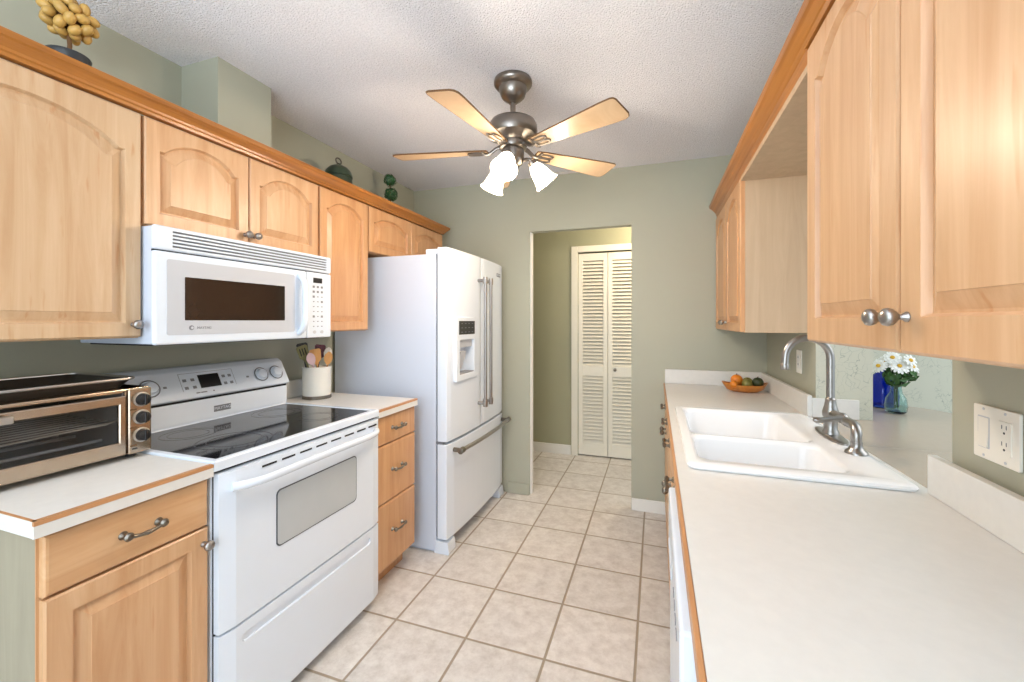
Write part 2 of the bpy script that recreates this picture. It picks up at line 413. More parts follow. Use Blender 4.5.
# closet casing
b = MB()
for x0, x1, z0, z1 in ((-0.805, -0.742, 0, 2.092), (0.022, 0.085, 0, 2.092), (-0.742, 0.022, 2.032, 2.092)):
    b.box(x0, x1, YH - 0.018, YH - 0.001, z0, z1, 0.003)
struct(b.build('trim_2', 'cream_paint'))
# louvred bifold closet door
d1 = struct(bpy.data.objects.new('door_1', None)); COL.objects.link(d1); d1.location = (-0.36, YH + 0.03, 0)
d1['label'] = 'cream louvred bifold closet door in the hall beyond the doorway'
for x0, x1 in ((-0.738, -0.451), (-0.447, -0.160), (-0.156, 0.016)):
    b = MB(); y0, y1 = YH + 0.005, YH + 0.035
    b.box(x0, x0 + 0.042, y0, y1, 0.012, 2.018, 0.003); b.box(x1 - 0.042, x1, y0, y1, 0.012, 2.018, 0.003)
    for z0, z1 in ((0.012, 0.13), (0.80, 0.90), (1.945, 2.018)): b.box(x0 + 0.042, x1 - 0.042, y0, y1, z0, z1, 0.002)
    for z0, z1 in ((0.13, 0.80), (0.90, 1.945)):
        n = int((z1 - z0) / 0.034)
        for k in range(n):
            z = z0 + (k + 0.5) * (z1 - z0) / n
            b.prism([(y0 + 0.003, z - 0.014), (y0 + 0.006, z - 0.0165), (y1 - 0.003, z + 0.012), (y1 - 0.006, z + 0.0145)], lambda a, zz, h: (h, a, zz), x0 + 0.042, x1 - 0.042)
    lf = b.build('louvred_leaf', 'cream_paint', d1)
    if -0.5 < x0 < -0.2:
        MB().lathe([(0.008, 0), (0.006, 0.012), (0.016, 0.022), (0.014, 0.032), (0.002, 0.036)], (-0.378, y0, 0.87), (0, -1, 0), 16).build('knob', 'pewter', lf)

# ------------------------------------------------------------------ cabinet parts
def arch_loop(a0, a1, z0, z1, d, rise, na=18, sh=0.016):
    """loop of a frame opening: straight foot, cathedral top; d insets it. z1 is the crest"""
    L, R, B = a0 + d, a1 - d, z0 + d
    sp = z1 - rise - d
    pts = [(L, B), (R, B), (R, sp)]
    if rise > 0:
        s = sh
        pts.append((R - s * 0.5, sp)) 
        for k in range(na + 1):
            t = 1 - 2 * k / na; half = (R - L) / 2 - s
            q = math.sqrt(max(0, 1 - (0.80 * t) ** 2)); q0 = math.sqrt(1 - 0.64)
            pts.append(((L + R) / 2 + half * t, sp + rise * (q - q0) / (1 - q0)))
        pts.append((L + s * 0.5, sp))
    else:
        for k in range(na + 3): pts.append((R + (L - R) * (k + 1) / (na + 4), sp))
    pts.append((L, sp))
    return pts

def raised_door(P, a0, a1, z0, z1, t=0.02, fw=0.056, rise=0.0, top=None):
    """frame-and-raised-panel door. P(a, z, c) -> world, c outward"""
    top = fw if top is None else top
    o0, o1, p0, p1 = a0 + fw, a1 - fw, z0 + fw, z1 - top
    inner = arch_loop(o0, o1, p0, p1, 0, rise); n = len(inner)
    def outer(ins):
        r = [(a0 + ins, z0 + ins), (a1 - ins, z0 + ins)]
        m = n - 2
        for k in range(m):
            i = inner[k + 2]
            if k == 0: r.append((a1 - ins, z1 - ins))
            elif k == m - 1: r.append((a0 + ins, z1 - ins))
            else: r.append((i[0], z1 - ins))
        return r
    R = [[P(a, z, 0) for a, z in outer(0)], [P(a, z, t - 0.004) for a, z in outer(0)], [P(a, z, t) for a, z in outer(0.004)]]
    for d, c in ((0, t), (0.0025, t - 0.006), (0.005, t - 0.0125), (0.009, t - 0.0125), (0.034, t - 0.0025), (0.0352, t - 0.0005)):
        R.append([P(a, z, c) for a, z in arch_loop(o0, o1, p0, p1, d, rise)])
    m = MB(); m.rings(R); return m

def slab_front(P, a0, a1, z0, z1, t=0.02):
    R = []
    for ins, c in ((0, 0), (0, t - 0.006), (0.003, t - 0.0015), (0.008, t)):
        R.append([P(a, z, c) for a, z in ((a0 + ins, z0 + ins), (a1 - ins, z0 + ins), (a1 - ins, z1 - ins), (a0 + ins, z1 - ins))])
    m = MB(); m.rings(R); return m

def knob(P, a, z, c, parent, mat='nickel'):
    o = Vector(P(a, z, c)); ax = Vector(P(a, z, c + 1)) - o
    MB().lathe([(0.0085, 0), (0.0085, 0.002), (0.005, 0.006), (0.0045, 0.011), (0.009, 0.015), (0.0135, 0.020), (0.0150, 0.0255), (0.0135, 0.031), (0.008, 0.035), (0.001, 0.0365)], o, ax, 20).build('knob', mat, parent)

def pull(P, a, z, c, parent, half=0.045):
    m = MB(); o = Vector(P(a, z, c)); ax = Vector(P(a, z, c + 1)) - o
    for sgn in (-1, 1):
        p = Vector(P(a + sgn * half, z, c))
        m.lathe([(0.011, 0), (0.010, 0.003), (0.006, 0.007), (0.0055, 0.015), (0.010, 0.019), (0.011, 0.024), (0.007, 0.030), (0.001, 0.031)], p, ax, 14)
    pts = [P(a + half * k / 6, z - 0.006 * (1 - (k / 6) ** 2), c + 0.022 + 0.004 * (1 - (k / 6) ** 2)) for k in range(-6, 7)]
    m.tube(pts, [0.0062 - 0.0018 * abs(math.sin(k / 6 * PI)) for k in range(-6, 7)], 10)
    m.build('pull', 'pewter', parent)

XU, XB = -1.62, -1.296     # carcass fronts of left uppers and left bases (doors add 20 mm)
PL = lambda X: (lambda a, z, c: (X + c, a, z))
PR = lambda X: (lambda a, z, c: (X - c, a, z))

def upper(label, y0, y1, z0, z1, doors, P, x_back, x_front, mat='maple', knobs=(), rise=0.05, end=None, group=None, dmat=None, fw=0.044, top=0.046):
    t = thing('wall_cabinet', label, 'cabinet', ((x_back + x_front) / 2, (y0 + y1) / 2, z0), group)
    MB().box(min(x_back, x_front), max(x_back, x_front), y0, y1, z0, z1, 0.0015, 1).build('body', mat if end is None else end, t)
    if end is not None:   # maple face frame over a veneered box
        s = 1 if x_front > x_back else -1
        f = MB(); xa, xb = x_front + s * 0.0005, x_front - s * 0.0195
        # the frame wraps the front edge of the box
        f.box(min(x_front, x_front + s * 0.003), max(x_front, x_front + s * 0.003), y0, y1, z0, z1)
        f.build('face_frame', mat, t)
    for i, (a0, a1) in enumerate(doors):
        d = raised_door(P, a0, a1, z0 + 0.004, z1 - 0.004, rise=rise, top=top, fw=fw).build('door', dmat or mat, t)
        if i < len(knobs) and knobs[i] is not None: knob(P, knobs[i][0], knobs[i][1], 0.0205, d)
    return t

ZU0, ZU1 = 1.290, 2.030
G = 'maple wall cabinets'
upper('large maple wall cabinet with one arched door above the toaster oven', 0.372, 0.910, ZU0, ZU1, [(0.376, 0.907)], PL(XU), XL + 0.004, XU,
      knobs=[(0.884, 1.334)], rise=0.070, top=0.062, mat='maple_light')
upper('short maple wall cabinet with two arched doors above the white microwave', 0.913, 1.676, 1.664, ZU1, [(0.917, 1.292), (1.297, 1.672)], PL(XU), XL + 0.004, XU,
      mat='maple', knobs=[(1.274, 1.700), (1.315, 1.700)], rise=0.055)
upper('tall narrow maple wall cabinet between the microwave and refrigerator', 1.679, 2.058, ZU0, ZU1, [(1.683, 2.054)], PL(XU), XL + 0.004, XU,
      mat='maple_deep', knobs=[(1.705, 1.332)], rise=0.05)
upper('short maple wall cabinet with two arched doors above the refrigerator', 2.061, 2.965, 1.752, ZU1, [(2.065, 2.511), (2.516, 2.961)], PL(XU), XL + 0.004, XU,
      mat='maple_deep', rise=0.04)
# right side
XUR = 0.398
upper('near maple wall cabinet on the right with two arched doors above the wall outlet', 0.40, 1.308, ZU0, 2.068, [(0.404, 0.858), (0.866, 1.305)], PR(XUR), XR - 0.003, XUR,
      knobs=[(0.834, 1.352), (0.893, 1.352)], rise=0.068, fw=0.058, top=0.042)
upper('far maple wall cabinet on the right above the fruit bowl', 2.235, 3.105, ZU0, ZU1, [(2.241, 2.668), (2.673, 3.100)], PR(XUR), XR - 0.003, XUR,
      mat='maple_deep', knobs=[(2.648, 1.338), (2.695, 1.338)], rise=0.075, end='veneer')
tag(MB().box(XUR - 0.018, XR - 0.003, 1.311, 2.232, 2.008, 2.029, 0.001, 1).build('bridge_panel', 'veneer'),
    'pale veneer board spanning the gap between the right wall cabinets over the sink', 'panel')

# crown mouldings
prof = [(0.0, 2.031), (0.024, 2.031), (0.026, 2.040), (0.032, 2.043), (0.034, 2.050), (0.050, 2.066), (0.058, 2.070), (0.060, 2.086), (0.0, 2.086)]
def crown_l(o, y): return (XU + 0.0 + o, y)
R = []
for k in range(3):
    r = []
    for o_, z in prof:
        r.append(((-1.935, 2.945 + o_, z), (XU + 0.006 + o_, 2.945 + o_, z), (XU + 0.006 + o_, 0.05, z))[k])
    R.append(r)
tag(MB().rings(R).build('crown_molding', 'crown'), 'orange stained crown molding along the top of the left wall cabinets', 'molding')
prof2 = [(0.0, 2.031), (0.003, 2.031), (0.010, 2.034), (0.016, 2.050), (0.020, 2.066), (0.024, 2.0695), (0.030, 2.078), (0.034, 2.081), (0.048, 2.096), (0.056, 2.100), (0.058, 2.104), (0.061, 2.118), (0.0, 2.118)]
R = [[(XUR - o_, y, max(z, lo)) for o_, z in prof2] for y, lo in ((-0.05, 2.0695), (1.3095, 2.0695), (1.3105, 0), (3.106, 0))]
tag(MB().rings(R).build('crown_molding', 'crown'), 'orange stained crown molding along the top of the right wall cabinets', 'molding')

# base cabinets, left
def base_box(y0, y1, xb, xf, t, endmat='veneer_shaded', facemat='maple', s=1):
    b = MB(); lo, hi = min(xb, xf), max(xb, xf)
    b.box(lo, hi, y0, y1, 0.10, 0.876, 0.001, 1)
    k = xf - s * 0.06; b.box(min(xb, k), max(xb, k), y0 + 0.001, y1 - 0.001, 0.0, 0.10)
    b.build('body', endmat, t)
    MB().box(min(xf, xf + s * 0.003), max(xf, xf + s * 0.003), y0, y1, 0.10, 0.876).build('face_frame', facemat, t)
t = thing('base_cabinet', 'maple base cabinet with drawer and raised panel door below the toaster oven', 'cabinet', (-1.6, 0.72, 0))
base_box(0.532, 0.898, XL + 0.003, XB, t)
P = PL(XB + 0.003)
d = slab_front(P, 0.537, 0.895, 0.733, 0.870).build('drawer', 'maple_h', t); pull(P, 0.722, 0.803, 0.020, d, 0.040)
d = raised_door(P, 0.537, 0.895, 0.108, 0.727, fw=0.048).build('door', 'maple', t); knob(P, 0.880, 0.682, 0.0205, d)
t = thing('base_cabinet', 'maple base cabinet with three drawers between the range and refrigerator', 'cabinet', (-1.6, 1.86, 0))
base_box(1.694, 2.040, XL + 0.003, XB, t, endmat='maple_deep', facemat='maple_deep')
for z0, z1, zp in ((0.732, 0.870, 0.803), (0.440, 0.726, 0.592), (0.110, 0.434, 0.285)):
    d = slab_front(P, 1.698, 2.037, z0, z1).build('drawer', 'maple_deep', t); pull(P, 1.866, zp, 0.020, d, 0.042)

# worktops, left
def worktop(label, y0, y1, near_end=False, splash=True):
    t = thing('worktop', label, 'countertop', (-1.6, (y0 + y1) / 2, 0.878))
    MB().box(XL + 0.003, -1.264, y0, y1, 0.878, 0.9145, 0.001, 1).build('slab', 'counter', t)
    b = MB(); b.box(-1.263, -1.256, y0, y1, 0.9055, 0.9145)
    b.box(-1.271, -1.2635, y0, y1, 0.9148, 0.9152)
    if near_end: b.box(XL + 0.003, -1.2635, y0 + 0.001, y0 + 0.008, 0.9148, 0.9152)
    b.build('wood_edging', 'edgewood', t)
    MB().box(-1.2635, -1.2565, y0, y1, 0.878, 0.905).build('edge_band', 'counter', t)
    MB().box(XL + 0.003, XL + 0.021, y0, y1, 0.916, 1.012, 0.003).build('backsplash', 'counter', t)
worktop('cream laminate worktop with wood edging under the toaster oven', 0.514, 0.899, True)
worktop('cream laminate worktop with wood edging under the utensil crock', 1.693, 2.036)

# ------------------------------------------------------------------ range
Y1, Y2 = 0.905, 1.687
YM = (Y1 + Y2) / 2
t = thing('range', 'white freestanding electric range with black glass cooktop', 'stove', (-1.6, YM, 0))
b = MB(); b.box(-1.90, -1.280, Y1, Y2, 0.045, 0.886, 0.003)
for y in (Y1 + 0.05, Y2 - 0.05):
    for x in (-1.85, -1.33): b.cyl((x, y, 0), (x, y, 0.05), 0.016)
b.build('body', 'white', t)
MB().box(-1.286, -1.2745, Y1 + 0.006, Y2 - 0.006, 0.06, 0.884).build('shadow_gap', 'darkgap', t)
# cooktop frame with glass inset
b = MB()
b.frame(-1.835, -1.2555, Y1 - 0.0045, Y2 + 0.0045, -1.812, -1.282, Y1 + 0.020, Y2 - 0.020, 0.891, 0.922, lambda a, z, h: (a, z, h), 0.004)
b.build('cooktop_frame', 'white', t)
g = MB().box(-1.8115, -1.2825, Y1 + 0.0205, Y2 - 0.0205, 0.893, 0.919).build('cooktop_glass', 'cookglass', t)
for x, y, r in ((-1.43, 1.10, 0.115), (-1.43, 1.49, 0.085), (-1.67, 1.10, 0.085), (-1.67, 1.49, 0.10)):
    b = MB()
    for rr in (r, r * 0.72):
        b.rings([[(x + (rr + dr) * math.cos(2 * PI * k / 48), y + (rr + dr) * math.sin(2 * PI * k / 48), z) for k in range(48)] for dr, z in ((0, 0.9192), (0.004, 0.9192), (0.004, 0.9194), (0, 0.9194))], closed=True)
    b.build('burner_ring', 'ring', g)
# backguard and slanted control panel
XZ = lambda a, z, h: (a, h, z)
MB().prism([(-1.94, 0.90), (-1.826, 0.90), (-1.818, 0.93), (-1.818, 1.012), (-1.94, 1.012)], XZ, Y1 + 0.004, Y2 - 0.004, 0.003).build('backguard', 'white', t)
MB().prism([(-1.935, 1.011), (-1.822, 1.011), (-1.822, 1.0215), (-1.935, 1.0215)], XZ, Y1 + 0.006, Y2 - 0.006).build('shadow_gap', 'darkgap', t)
cp = MB().prism([(-1.94, 1.0215), (-1.812, 1.0215), (-1.800, 1.030), (-1.856, 1.136), (-1.880, 1.152), (-1.94, 1.152)], XZ, Y1 + 0.001, Y2 - 0.001, 0.006, 3).build('control_panel', 'white', t)
nx, nz = 0.106, 0.056; q = math.hypot(nx, nz); nx, nz = nx / q, nz / q
def PC(a, v, c): return (-1.800 - nz * v + nx * c, a, 1.030 + nx * v + nz * c)   # v up the slope
for y in (0.975, 1.062, 1.540, 1.625):
    o = Vector(PC(y, 0.062, 0)); ax = Vector(PC(y, 0.062, 1)) - o
    kb = MB().lathe([(0.031, 0), (0.031, 0.004), (0.029, 0.005), (0.0285, 0.002), (0.026, 0.002), (0.024, 0.012), (0.021, 0.018), (0.012, 0.0195), (0.001, 0.020)], o, ax, 28).build('knob', 'white', cp)
    b = MB(); m = Vector(PC(y, 0.062, 0.002))
    u = Vector((0, 1, 0)); vv = Vector(PC(y, 1.062, 0)) - o
    b.rings([[m + (u * math.cos(2 * PI * k / 32) + vv * math.sin(2 * PI * k / 32)) * r + ax * h for k in range(32)] for r, h in ((0.0312, 0.0012), (0.0362, 0.0012), (0.0362, 0.0006), (0.0312, 0.0006))], closed=True)
    b.build('dial_ring', 'slot', cp)
def panel_rect(name, y0, y1, v0, v1, mat, parent, c=0.0012):
    poly = [(y0, v0), (y1, v0), (y1, v1), (y0, v1)]
    return MB().prism(poly, lambda a, v, h: PC(a, v, h), -0.001, c).build(name, mat, parent)
panel_rect('display', 1.248, 1.336, 0.036, 0.096, 'black', cp, 0.0018)
for y in (1.192, 1.224, 1.356, 1.384):
    for v in (0.044, 0.078):
        panel_rect('button', y - 0.007, y + 0.007, v - 0.006, v + 0.006, 'marks', cp)
b = MB()      # outline round the keypad
for y0, y1, v0, v1 in ((1.175, 1.402, 0.108, 0.1092), (1.402, 1.4032, 0.03, 0.108), (1.175, 1.1762, 0.03, 0.108)):
    b.prism([(y0, v0), (y1, v0), (y1, v1), (y0, v1)], lambda a, v, h: PC(a, v, h), -0.0005, 0.0006)
b.build('keypad_outline', 'marks', cp)
for y in (1.115, 1.468): panel_rect('indicator', y - 0.006, y + 0.006, 0.055, 0.063, 'marks', cp)
for y0, y1 in ((1.222, 1.238), (1.241, 1.266), (1.292, 1.298)): panel_rect('printed_mark', y0, y1, 0.015, 0.020, 'marks', cp, 0.0008)
bd = MB().box(-1.8182, -1.8165, 1.302, 1.378, 0.950, 0.976, 0.0005, 1).build('badge', 'slot', t)
text('badge_lettering', 'MAYTAG', 0.0185, (-1.8163, 1.34, 0.963), (0, 1, 0), (0, 0, 1), 'white', bd)
# oven door, softly bowed front
def bow_plate(y0, y1, z0, z1, xf, xb, bow, r=0.012, n=16):
    poly = [(xb, y0)]
    for k in range(n + 1):
        tt = k / n; e = 1 - (2 * tt - 1) ** 2
        poly.append((xf + bow * e - (r * 0.8 if k in (0, n) else 0), y0 + (y1 - y0) * tt))
    poly.append((xb, y1))
    return MB().prism(poly, lambda a, yy, h: (a, yy, h), z0, z1)
dr = bow_plate(Y1 + 0.006, Y2 - 0.006, 0.392, 0.880, -1.2430, -1.274, 0.003).build('oven_door', 'white', t)
b = MB()
def rrect(y0, y1, z0, z1, r, n=5):
    P_ = []
    for cy, cz, a0 in ((y1 - r, z1 - r, 0), (y0 + r, z1 - r, 90), (y0 + r, z0 + r, 180), (y1 - r, z0 + r, 270)):
        for k in range(n + 1):
            a = math.radians(a0 + 90 * k / n); P_.append((cy + r * math.cos(a), cz + r * math.sin(a)))
    return P_
YZ = lambda a, z, h: (h, a, z)
MB().prism(rrect(1.104, 1.512, 0.562, 0.760, 0.018), YZ, -1.246, -1.2385).build('window_trim', 'trimdark', dr)
MB().prism(rrect(1.108, 1.508, 0.566, 0.756, 0.016), YZ, -1.246, -1.2375).build('window_glass', 'glassgrey', dr)
for k in range(8):
    y = 1.05 + k * 0.078
    MB().box(-1.2455, -1.2383, y, y + 0.055, 0.8575, 0.8635).build('vent_slot', 'darkgap', dr)
pts = []
for k in range(25):
    s_ = -1 + 2 * k / 24; pts.append((-1.196 - 0.042 * abs(s_) ** 8, YM + 0.352 * s_, 0.832 + 0.004 * (1 - s_ * s_)))
b = MB().tube(pts, 0.0155, 12, flat=0.85)
b.build('handle', 'white', dr)
dw = bow_plate(Y1 + 0.006, Y2 - 0.006, 0.050, 0.384, -1.2430, -1.274, 0.003).build('storage_drawer', 'white', t)
boolean(dw, [MB().prism(rrect(Y1 + 0.075, Y2 - 0.075, 0.322, 0.352, 0.013), YZ, -1.251, -1.20)])
MB().box(-1.269, -1.250, Y1 + 0.075, Y2 - 0.075, 0.318, 0.356).build('finger_grip', 'white', dw)

# ------------------------------------------------------------------ microwave
t = thing('microwave', 'white over the range microwave with dark window and vent grille', 'microwave', (-1.74, YM, 1.266))
XM = -1.535
b = MB(); b.box(XL + 0.004, XM - 0.022, 0.914, 1.674, 1.268, 1.660, 0.003); b.build('body', 'white_text', t)
MB().box(XL + 0.02, XM - 0.05, Y1 + 0.03, Y2 - 0.03, 1.262, 1.2678).build('bottom_panel', 'darkgap', t)
g = MB().box(XM - 0.021, XM, Y1, Y2, 1.581, 1.661, 0.008, 3).build('vent_grille', 'white', t)
boolean(g, [MB().box(XM - 0.009, XM + 0.01, Y1 + 0.055, Y2 - 0.03, 1.5925 + k * 0.0122, 1.5990 + k * 0.0122) for k in range(5)])
b = MB()
for k in range(5):
    z = 1.5925 + k * 0.0122; b.box(XM - 0.0095, XM - 0.0070, Y1 + 0.055, Y2 - 0.03, z, z + 0.0065)
b.build('grille_slots', 'slot', g)
MB().box(XM - 0.021, XM - 0.012, Y1 + 0.004, Y2 - 0.004, 1.575, 1.5815).build('shadow_gap', 'darkgap', t)
YD = 1.532
dr = MB().box(XM - 0.021, XM, Y1, YD, 1.266, 1.577, 0.008, 3).build('door', 'white', t)
MB().prism(rrect(0.942, 1.462, 1.298, 1.552, 0.008), YZ, XM - 0.005, XM + 0.0012).build('window_surround', 'grey', dr)
MB().prism(rrect(0.998, 1.408, 1.348, 1.497, 0.003), YZ, XM - 0.005, XM + 0.0022).build('window_glass', 'mwglass', dr)
b = MB()
b.lathe([(0.0085, 0), (0.0085, 0.0008), (0.001, 0.0009)], (XM + 0.0010, 1.020, 1.322), (1, 0, 0), 20)
lg = b.build('logo_disc', 'slot', dr)
b = MB()
b.lathe([(0.0045, 0), (0.0045, 0.0006), (0.0005, 0.0007)], (XM + 0.0018, 1.022, 1.322), (1, 0, 0), 16); b.build('logo_centre', 'grey', dr)
text('logo_lettering', 'MAYTAG', 0.0125, (XM + 0.0016, 1.064, 1.3215), (0, 1, 0), (0, 0, 1), 'marks', dr)
# bowed handle at the door's free edge
pts = [(XM + 0.034 - 0.036 * abs(-1 + 2 * k / 16) ** 6, 1.489, 1.292 + k / 16 * 0.262) for k in range(17)]
MB().tube(pts, 0.0165, 14, flat=0.8).build('handle', 'white', dr)
cp = MB().box(XM - 0.021, XM, YD + 0.003, Y2, 1.266, 1.577, 0.008, 3).build('control_panel', 'white', t)
MB().box(XM - 0.003, XM + 0.0012, 1.570, 1.625, 1.527, 1.551).build('display', 'black', cp)
for r in range(9):
    for c in range(3):
        y = 1.572 + c * 0.0255; z = 1.508 - r * 0.0235
        big = (r, c) in ((2, 0), (6, 0), (6, 2), (3, 2), (0, 0), (0, 1), (0, 2), (1, 0), (1, 1), (1, 2))
        MB().box(XM - 0.003, XM + 0.0008, y - 0.001 * (5 if big else 3), y + (0.007 if big else 0.005), z - (0.005 if big else 0.002), z + (0.005 if big else 0.002)).build('key', 'marks', cp)
for y in (1.578, 1.624):
    MB().prism([(y + 0.010 * math.cos(2 * PI * k / 16), 1.293 + 0.008 * math.sin(2 * PI * k / 16)) for k in range(16)], YZ, XM - 0.003, XM + 0.0012).build('round_key', 'grey', cp)

# ------------------------------------------------------------------ refrigerator
FY0, FY1 = 2.150, 3.068; FYM = (FY0 + FY1) / 2
t = thing('refrigerator', 'white french door refrigerator with water dispenser and steel handles', 'refrigerator', (-1.5, FYM, 0))
XC = -1.206
b = MB(); b.box(XL + 0.02, XC, FY0, FY1, 0.018, 1.735, 0.003); b.box(XL + 0.06, XC - 0.02, FY0 + 0.02, FY1 - 0.02, 0, 0.02)
b.build('case', 'white_text', t)
MB().box(XC - 0.002, XC + 0.010, FY0 + 0.012, FY1 - 0.012, 0.09, 1.73).build('gasket', 'slot', t)
XF = -1.132
def bowed(y0, y1, z0, z1, name, mat='white'):
    """door whose front follows one shallow arc across the whole refrigerator"""
    n = 12; poly = [(XC + 0.010, y0)]
    for k in range(n + 1):
        y = y0 + (y1 - y0) * k / n; e = 1 - ((y - FYM) / (FY1 - FYM)) ** 2
        poly.append((XF + 0.020 * e - (0.005 if k in (0, n) else 0), y))
    poly.append((XC + 0.010, y1))
    m = MB().prism(poly, lambda a, yy, h: (a, yy, h), z0, z1, 0.004, 2)
    return m.build(name, mat, t)
def xdoor(y): return XF + 0.020 * (1 - ((y - FYM) / (FY1 - FYM)) ** 2)
dl = bowed(FY0, FYM - 0.003, 0.648, 1.772, 'door')
dl['label'] = 'left refrigerator door with the dispenser'
drr = bowed(FYM + 0.003, FY1, 0.648, 1.772, 'door')
fz = bowed(FY0, FY1, 0.086, 0.632, 'freezer_drawer')
MB().box(XC - 0.01, XC + 0.045, FY0 + 0.004, FY1 - 0.004, 0.634, 0.646).build('shadow_gap', 'slot', t)
def bar_handle(pts, r, ends, parent):
    m = MB(); m.tube(pts, r, 14)
    m.build('handle', 'nickel', parent)
for y, par in ((FYM - 0.062, dl), (FYM + 0.034, drr)):
    x = xdoor(y); xb = x + 0.052
    h = MB().tube([(xb, y, 0.785 + k / 12 * 0.845) for k in range(13)], 0.0105, 14); h.build('handle', 'nickel', par)
    for z in (0.805, 1.612):
        c = MB(); c.cyl((x - 0.002, y, z), (xb - 0.004, y, z), 0.011, 0.011, 14); c.lathe([(0.006, -0.024), (0.015, -0.022), (0.016, 0), (0.015, 0.022), (0.006, 0.024)], (xb, y, z), (0, 0, 1), 16)
        c.build('handle_mount', 'nickel', par)
x0 = XF + 0.006
pts = []
for k in range(21):
    s_ = -1 + 2 * k / 20; y = FYM + 0.02 + 0.42 * s_; pts.append((XF + 0.052 + 0.022 * (1 - s_ * s_), y, 0.588))
MB().tube(pts, 0.013, 14).build('handle', 'nickel', fz)
for y in (FYM - 0.385, FYM + 0.425):
    c = MB(); x = xdoor(y)
    c.cyl((x - 0.002, y, 0.588), (XF + 0.058, y, 0.588), 0.013, 0.013, 14)
    c.lathe([(0.008, -0.022), (0.0175, -0.020), (0.018, 0.020), (0.008, 0.022)], (XF + 0.056, y, 0.588), (0, 1, 0), 16)
    c.build('handle_mount', 'pewter', fz)
# dispenser let into the left door
DY0, DY1, DZ0, DZ1 = 2.222, 2.508, 0.985, 1.368
boolean(dl, [MB().box(XF - 0.045, XF + 0.06, DY0 + 0.04, DY1 - 0.035, DZ0 + 0.035, DZ1 - 0.135)])
b = MB()
b.frame(DY0, DY1, DZ0, DZ1, DY0 + 0.042, DY1 - 0.038, DZ0 + 0.038, DZ1 - 0.138, XF - 0.004, XF + 0.026)
b.build('dispenser_frame', 'white', dl)
MB().box(XF + 0.015, XF + 0.0275, DY0 + 0.028, DY1 - 0.032, DZ1 - 0.105, DZ1 - 0.022, 0.001, 1).build('dispenser_display', 'black', dl)
b = MB()
b.prism([(DY0 + 0.045, DZ0 + 0.20), (DY1 - 0.04, DZ0 + 0.20), (DY1 - 0.04, DZ0 + 0.245), (DY0 + 0.045, DZ0 + 0.245)], YZ, XF - 0.044, XF + 0.010)
b.build('spout_housing', 'grey', dl)
MB().prism([(-0.030, 0), (-0.020, 0), (0.006, 0.11), (-0.004, 0.115)], lambda a, z, h: (XF - 0.006 + a, h, DZ0 + 0.06 + z), 2.33, 2.40).build('paddle', 'grey', dl)
MB().box(XF - 0.043, XF + 0.022, DY0 + 0.042, DY1 - 0.038, DZ0 + 0.036, DZ0 + 0.044).build('drip_tray', 'marks', dl)
for r in range(3):
    for c in range(4):
        MB().box(XF + 0.0265, XF + 0.028, DY0 + 0.055 + c * 0.050, DY0 + 0.078 + c * 0.050, DZ1 - 0.092 + r * 0.026, DZ1 - 0.088 + r * 0.026).build('display_key', 'marks', dl)
# badge, hinges, feet
yb = FY1 - 0.125
bd = MB().box(xdoor(yb) - 0.004, xdoor(yb) + 0.0040, yb - 0.035, yb + 0.035, 1.676, 1.700).build('badge', 'slot', drr)
text('badge_lettering', 'MAYTAG', 0.016, (xdoor(yb) + 0.0042, yb, 1.688), (0, 1, 0), (0, 0, 1), 'white', drr)
for y0, y1 in ((FY0 + 0.004, FY0 + 0.09), (FY1 - 0.09, FY1 - 0.004)):
    MB().box(-1.275, XC + 0.03, y0, y1, 1.7352, 1.765, 0.004).build('hinge_cover', 'white', t)
    m = MB(); m.prism([(XC - 0.012, 0.0), (XF + 0.006, 0.0), (XF + 0.010, 0.012), (XF + 0.002, 0.070), (XC - 0.012, 0.078)], XZ, y0 - 0.002, y1 + 0.002, 0.003); m.build('foot_cover', 'white', t)
b = MB().box(XC - 0.05, XC - 0.0005, FY0 + 0.1, FY1 - 0.1, 0.012, 0.084); b.build('base_grille', 'grey', t)

# ------------------------------------------------------------------ right run: worktop, sink, faucet, base cabinets
XW0, XW1 = 0.050, 0.660
t = thing('worktop', 'long cream laminate worktop on the right with the white sink let into it', 'countertop', (0.35, 1.5, 0.878))
hole = (0.105, 0.560, 1.335, 2.190)
b = bmesh.new()
def ringv(x0, x1, y0, y1, z): return [b.verts.new(p) for p in ((x0, y0, z), (x1, y0, z), (x1, y1, z), (x0, y1, z))]
z0, z1 = 0.878, 0.9145
A0 = ringv(XW0 + 0.008, XW1, -0.3, YB - 0.003, z0); A1 = ringv(XW0 + 0.008, XW1, -0.3, YB - 0.003, z1); H0 = ringv(*hole, z0); H1 = ringv(*hole, z1)
for i in range(4):
    j = (i + 1) % 4
    b.faces.new((A1[i], A1[j], H1[j], H1[i])); b.faces.new((A0[j], A0[i], H0[i], H0[j])); b.faces.new((A0[i], A0[j], A1[j], A1[i])); b.faces.new((H0[j], H0[i], H1[i], H1[j]))
bmesh.ops.recalc_face_normals(b, faces=b.faces[:])
m = MB(); m._app(b); m.build('slab', 'counter', t)
MB().box(XW0 - 0.001, XW0 + 0.0075, -0.3, YB - 0.003, 0.884, 0.9148, 0.0015, 1).build('wood_edging', 'edgewood', t)
for x0, x1, y0, y1 in ((XW0 + 0.008, XW1, YB - 0.022, YB - 0.003), (XW1 - 0.0185, XW1 + 0.0005, OY1 - 0.02, YB - 0.0225), (XW1 - 0.0185, XW1 + 0.0005, -0.3, OY0 + 0.02)):
    MB().box(x0, x1, y0, y1, 0.9152, 1.012, 0.002).build('backsplash', 'counter', t)
MB().box(XW1 + 0.001, 0.835, OY1 - 0.020, OY1 - 0.002, 0.9152, 1.000, 0.002).build('backsplash', 'counter', t)
